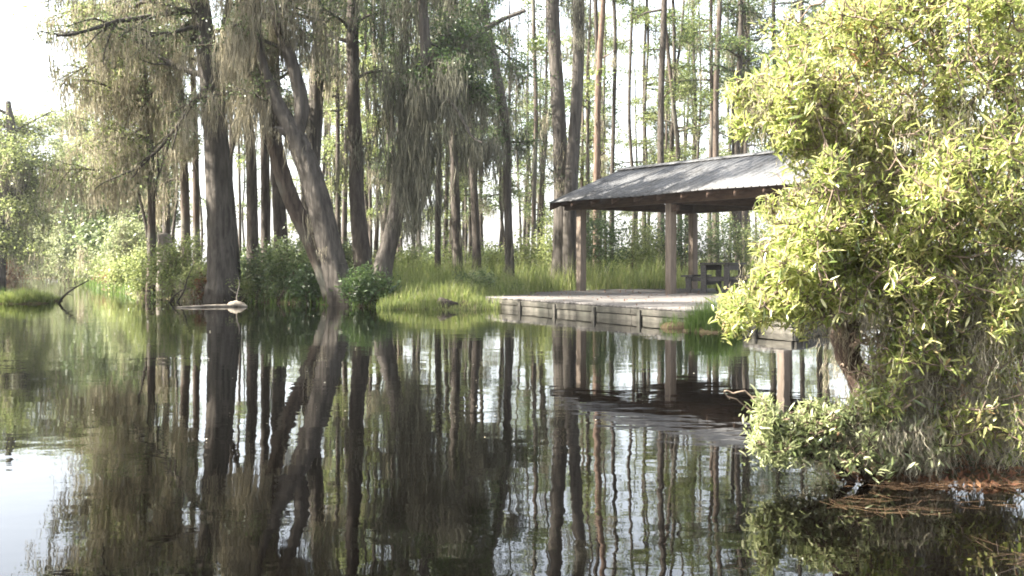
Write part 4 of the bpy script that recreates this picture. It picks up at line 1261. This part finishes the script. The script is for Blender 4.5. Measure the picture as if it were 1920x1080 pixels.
def near_bush(name, label, stems, blobs, leafm, n_tip, moss_blobs=(), Lr=(0.02, 0.068), wr=(0.006, 0.015), stem_moss=0, kk=(4, 12)):
    b = stems[0][0]
    t = thing(name, (b[0], b[1], gz(b[0], b[1])), label, 'bush')
    tw, lb, ms = MB(), MB(), MB()
    nodes = []
    for st in stems:
        R = resample(st, 30)
        sb = MB()
        tube(sb, R[:, :3], R[:, 3] * (1 + 0.12 * RNG.normal(0, 1, 30)), 12, 0.08, 0.07)
        sb.build('stem', M['bark_shrub'], t, True)
        nodes.append(R[6:, :3])
    nodes = np.concatenate(nodes)
    # branches into each leaf mass
    bn = [nodes]
    for (px, py, d, rx, ry, rd, wgt) in blobs:
        c = W(px, d, py)
        for q in range(6):
            e = c + RNG.normal(0, 0.45, 3) * np.array([rx / F * d, rd, ry / F * d])
            below = nodes[nodes[:, 2] < e[2] + 0.1]
            s = below[np.argsort(np.linalg.norm(below - e, axis=1))[RNG.integers(0, 4)]] if len(below) > 5 else nodes[np.argmin(np.linalg.norm(nodes - e, axis=1))]
            m = (s + e) / 2 + np.array([0, 0, 0.12 * np.linalg.norm(e - s)]) + RNG.normal(0, 0.05, 3)
            R = resample([s, m, e], 16)
            R[1:-1] += RNG.normal(0, 0.008, (14, 3))
            tube(tw, R, np.linspace(min(0.02, 0.022 * np.linalg.norm(e - s)), 0.004, 16), 7, 0, 0.06)
            bn.append(R[3:])
    allb = np.concatenate(bn)
    extra = []
    for (px, py, d, rx, ry, rd, wgt) in blobs:          # sprays that break up the outline
        for q in range(5):
            u = unit(RNG.normal(0, 1, 3))
            sc_ = RNG.uniform(0.15, 0.38)
            extra.append((px + u[0] * rx * 1.12, py - u[2] * ry * 1.12, d + u[1] * rd, rx * sc_, ry * sc_, rd * sc_, wgt * 0.3 * sc_))
    blobs = list(blobs) + extra
    ws = np.array([q[6] for q in blobs], float)
    ws /= ws.sum()
    tips, axes = [], []
    nb = len(allb)
    allb = np.concatenate([allb, np.zeros((n_tip * 2, 3))])
    for k in RNG.choice(len(blobs), n_tip, p=ws):
        px, py, d, rx, ry, rd, _ = blobs[k]
        u = unit(RNG.normal(0, 1, 3))
        r = RNG.random() ** 0.38 * (1 + 0.16 * math.sin(5 * u[0] + k) * math.cos(6 * u[2] + 2 * k))
        p = W(px, d, py) + u * r * 1.03 * np.array([rx / F * d, rd, ry / F * d])
        i = np.argmin(np.linalg.norm(allb[:nb] - p, axis=1) + RNG.random(nb) * 0.1)
        s = allb[i]
        ax = unit(unit(p - s) * 0.7 + u * 0.5 + np.array([0, 0, 0.45]) + RNG.normal(0, 0.25, 3))
        m = p - ax * 0.4 * np.linalg.norm(p - s)
        tube(tw, resample([s, m, p], 7), np.linspace(0.0042, 0.002, 7), 4)
        allb[nb], allb[nb + 1] = (s + m) / 2, m
        nb += 2
        tips.append(p)
        axes.append(ax)
    whorls(lb, tips, axes, *kk, Lr, wr)
    tw.build('branches', M['twig'], t, True)
    lb.build('leaves', M[leafm], t, True)
    for (px, py, d, rx, ry, rd, n, l0, l1) in moss_blobs:
        u = unit(RNG.normal(0, 1, (n, 3))) * RNG.random((n, 1)) ** 0.45
        c = W(px, d, py) + u * np.array([rx / F * d, rd, ry / F * d])
        hanks(ms, c, RNG.uniform(l0, l1, n) * 0.8, 34, 0.055, 0.0027, 9, 0.17)
    if stem_moss:
        k = RNG.integers(0, len(nodes), stem_moss)
        hanks(ms, nodes[k] + RNG.normal(0, 0.05, (stem_moss, 3)), RNG.uniform(0.08, 0.28, stem_moss), 30, 0.045, 0.0027, 8, 0.17)
    if ms.n:
        ms.build('spanish_moss', M['moss_near'], t)['kind'] = 'stuff'
    return t


def stp(pts, d, dd=0.0):
    return [(*W(px, d + dd * k, py), w * d / F / 2) for k, (px, py, w) in enumerate(pts)]


near_bush('overhanging_bush', 'big sunlit yellow-green bush with whorled leaves filling the right side',
          [stp([(1650, 905, 60), (1660, 830, 52), (1628, 740, 50), (1592, 670, 50), (1590, 610, 46), (1612, 530, 36), (1600, 430, 28), (1560, 330, 20), (1540, 220, 12)], 5.25),
           stp([(1735, 905, 50), (1728, 800, 42), (1745, 720, 40), (1765, 640, 38), (1762, 540, 34), (1790, 400, 28), (1780, 250, 22), (1760, 80, 14), (1750, -80, 8)], 5.4),
           stp([(1890, 905, 44), (1880, 800, 36), (1850, 680, 32), (1860, 520, 28), (1900, 340, 22), (1890, 150, 16), (1860, -60, 9)], 5.7),
           stp([(1700, 905, 30), (1690, 800, 24), (1700, 700, 22), (1680, 560, 18), (1690, 420, 14), (1660, 260, 9)], 5.6)],
          [(1740, 120, 5.3, 225, 170, 0.75, 3.2), (1880, 130, 5.3, 170, 260, 0.8, 2.6), (1570, 190, 5.1, 120, 110, 0.5, 1.5), (1465, 195, 4.9, 75, 80, 0.3, 0.9), (1640, 330, 5.1, 160, 150, 0.65, 2.4),
           (1530, 410, 5.0, 90, 90, 0.4, 1.1), (1494, 466, 4.85, 72, 75, 0.3, 0.8), (1432, 566, 4.8, 76, 44, 0.25, 0.85), (1540, 545, 4.9, 90, 70, 0.35, 0.9), (1660, 480, 5.0, 110, 90, 0.45, 1.3),
           (1800, 380, 5.0, 150, 140, 0.6, 1.8), (1720, 560, 4.85, 85, 70, 0.35, 0.7), (1900, 420, 5.1, 90, 110, 0.5, 0.8), (1850, -60, 5.3, 260, 100, 0.8, 1.5), (1640, 20, 5.3, 100, 80, 0.5, 0.9),
           (1660, 740, 4.9, 60, 60, 0.2, 0.2), (1850, 760, 4.9, 110, 90, 0.35, 0.7), (1870, 560, 4.85, 90, 90, 0.25, 0.7), (1690, 650, 4.85, 70, 50, 0.25, 0.35), (1800, 640, 4.9, 80, 70, 0.25, 0.35), (1900, 640, 4.95, 60, 90, 0.25, 0.35), (1760, 800, 4.9, 70, 50, 0.2, 0.25)],
          'leaf_near', 8800,
          [(1480, 185, 4.95, 85, 70, 0.25, 46, 0.1, 0.28), (1590, 150, 4.95, 90, 80, 0.3, 22, 0.1, 0.26), (1840, 570, 5.05, 110, 150, 0.4, 210, 0.12, 0.45), (1680, 690, 5.1, 70, 120, 0.3, 130, 0.12, 0.4), (1840, 740, 5.0, 110, 80, 0.3, 190, 0.1, 0.32),
           (1640, 300, 4.95, 200, 180, 0.5, 50, 0.08, 0.25), (1800, 200, 4.95, 150, 200, 0.5, 24, 0.08, 0.25), (1600, 560, 4.9, 110, 70, 0.3, 40, 0.08, 0.22), (1450, 520, 4.9, 60, 50, 0.2, 25, 0.08, 0.2), (1700, 805, 5.0, 70, 40, 0.25, 120, 0.1, 0.28)],
          stem_moss=230)
near_bush('low_shrub', 'low pale-leaved shrub drooping over the water at the foot of the big bush',
          [stp([(1640, 905, 18), (1600, 860, 14), (1540, 820, 11), (1480, 800, 8), (1430, 790, 5)], 4.85), stp([(1660, 905, 16), (1640, 850, 12), (1590, 810, 9), (1545, 780, 6)], 4.9),
           stp([(1600, 905, 14), (1560, 870, 11), (1500, 850, 8), (1450, 840, 5)], 4.8)],
          [(1435, 780, 4.75, 26, 34, 0.1, 0.6), (1500, 800, 4.78, 45, 36, 0.14, 0.9), (1555, 775, 4.8, 48, 26, 0.16, 0.8), (1630, 800, 4.85, 80, 50, 0.2, 1.5), (1450, 840, 4.75, 40, 22, 0.12, 0.5), (1570, 850, 4.8, 100, 24, 0.18, 0.9), (1710, 830, 4.85, 70, 45, 0.2, 0.9), (1650, 740, 4.9, 40, 40, 0.15, 0.5)],
          'leaf_pale', 720, [(1650, 800, 4.85, 80, 46, 0.2, 110, 0.08, 0.22), (1560, 850, 4.85, 80, 20, 0.15, 26, 0.05, 0.12)], (0.028, 0.052), (0.008, 0.013), kk=(8, 12))


# pine straw on the near bank and drifting off it
def straw(n, px0, px1, py0, py1, lo, hi, float_=False):
    px = RNG.uniform(px0, px1, n)
    py = RNG.uniform(py0, py1, n)
    d = (CH - 0.05) * F / (py - HY)
    P = np.stack([(px - 960) / F * d, d], 1)
    z = np.maximum(ground_z(P), 0) + RNG.uniform(0.004, 0.03, n) * (0.3 if float_ else 1)
    a = RNG.normal(0, 1.1, n)
    L = RNG.uniform(lo, hi, n)
    e = np.column_stack([np.cos(a), np.sin(a), RNG.normal(0, 0.06 if not float_ else 0.01, n)]) * L[:, None] / 2
    w = np.column_stack([-np.sin(a), np.cos(a), np.full(n, 0.3)]) * 0.0007
    c = np.column_stack([P, z])
    return np.stack([c - e - w, c + e - w, c + e + w, c - e + w], 1).reshape(-1, 3)


mb = MB()
for args in ((1000, 1640, 1960, 868, 900, 0.03, 0.09), (160, 1560, 1760, 872, 896, 0.03, 0.09), (70, 1560, 1760, 905, 945, 0.08, 0.15, True), (26, 1700, 1960, 905, 940, 0.05, 0.11, True), (14, 1840, 1960, 985, 1040, 0.12, 0.2, True)):
    v = straw(*args)
    mb.add(v, np.arange(len(v)).reshape(-1, 4), RNG.random(len(v) // 4))
tag(mb.build('fallen_pine_needles', M['needles']), 'orange-brown pine needles matted on the near bank and drifting off it', 'pine needles', None, 'stuff')
# broken leaves caught in the straw
mb = MB()
P = on_ground(1560, 1960, 4.6, 6.5, 2600, -0.02)
P[:, 2] = np.maximum(P[:, 2], 0.0)
leaf_quads(mb, P + np.array([0, 0, 0.015]), 0.045, 0.35, 2.0)
tag(mb.build('leaf_litter', M['leaf_brown']), 'brown fallen leaves on the near bank under the bush', 'leaf litter', None, 'stuff')

mb = MB()
P = np.column_stack([RNG.uniform(-0.5, 8, 700), RNG.uniform(15.5, 33, 700)])
P = P[sdist(P, poly) > 0.12]
leaf_quads(mb, np.column_stack([P, np.full(len(P), HD + 0.014)]), 0.07, 0.35, 3.0)
tag(mb.build('fallen_leaves', M['leaf_brown']), 'brown leaves and twigs scattered on the dock boards', 'fallen leaves', None, 'stuff')

# ------------------------------------------------------------------ light, sky, camera
AZ, EL = math.radians(-100), math.radians(39)
S = Vector((math.sin(AZ) * math.cos(EL), math.cos(AZ) * math.cos(EL), math.sin(EL)))
w = bpy.data.worlds.new('World')
SC.world = w
w.use_nodes = True
bg = w.node_tree.nodes['Background']
sky = w.node_tree.nodes.new('ShaderNodeTexSky')
sky.sky_type = 'NISHITA'
sky.sun_disc = False
sky.sun_elevation = EL
sky.sun_rotation = AZ
sky.dust_density = 3.0
sky.air_density = 1.0
sky.ozone_density = 1.0
hs = w.node_tree.nodes.new('ShaderNodeHueSaturation')          # thin white overcast
hs.inputs['Saturation'].default_value = 0.4
w.node_tree.links.new(sky.outputs[0], hs.inputs['Color'])
w.node_tree.links.new(hs.outputs[0], bg.inputs[0])
bg.inputs[1].default_value = 0.1
sl = bpy.data.lights.new('sun', 'SUN')
sl.energy = 4.8
sl.angle = math.radians(0.5)
sl.color = (1.0, 0.94, 0.84)
so = bpy.data.objects.new('sun', sl)
so.rotation_euler = S.to_track_quat('Z', 'Y').to_euler()
so.location = (-20, 10, 30)
COL.objects.link(so)

cam = bpy.data.cameras.new('camera')
cam.sensor_width = 36
cam.lens = 36 * F / 1920
cam.shift_y = -(540 - HY) / 1920
cam.clip_start = 0.05
cam.clip_end = 2000
co = bpy.data.objects.new('camera', cam)
co.location = (0, 0, CH)
co.rotation_euler = (math.radians(90), 0, 0)
COL.objects.link(co)
SC.camera = co

# haze volume added to imitate veiling glare of the bright sky
hb = MB()
hb.box(lambda c: c, -655, 655, -44, 855, -1.6, 24.0)
hm, ht, hout = nt('glare_veil')
pv = ht.nodes.new('ShaderNodeVolumePrincipled')
pv.inputs['Color'].default_value = (0.95, 0.96, 0.97, 1)
pv.inputs['Density'].default_value = 0.00028
pv.inputs['Anisotropy'].default_value = 0.2
ht.links.new(pv.outputs[0], hout.inputs['Volume'])
tag(hb.build('haze', hm), 'thin haze added to imitate veiling glare of the bright sky', 'haze', None, 'stuff')
SC.cycles.volume_bounces = 0

SC.view_settings.view_transform = 'Standard'
SC.view_settings.look = 'None'
SC.view_settings.exposure = 3.0
SC.view_settings.gamma = 1
SC.render.engine = 'CYCLES'
SC.cycles.max_bounces = 6
SC.cycles.diffuse_bounces = 3
SC.cycles.glossy_bounces = 3
SC.cycles.transmission_bounces = 4
SC.cycles.sample_clamp_indirect = 8
SC.cycles.use_denoising = True
SC.cycles.denoiser = 'OPENIMAGEDENOISE'
SC.cycles.filter_width = 1.8
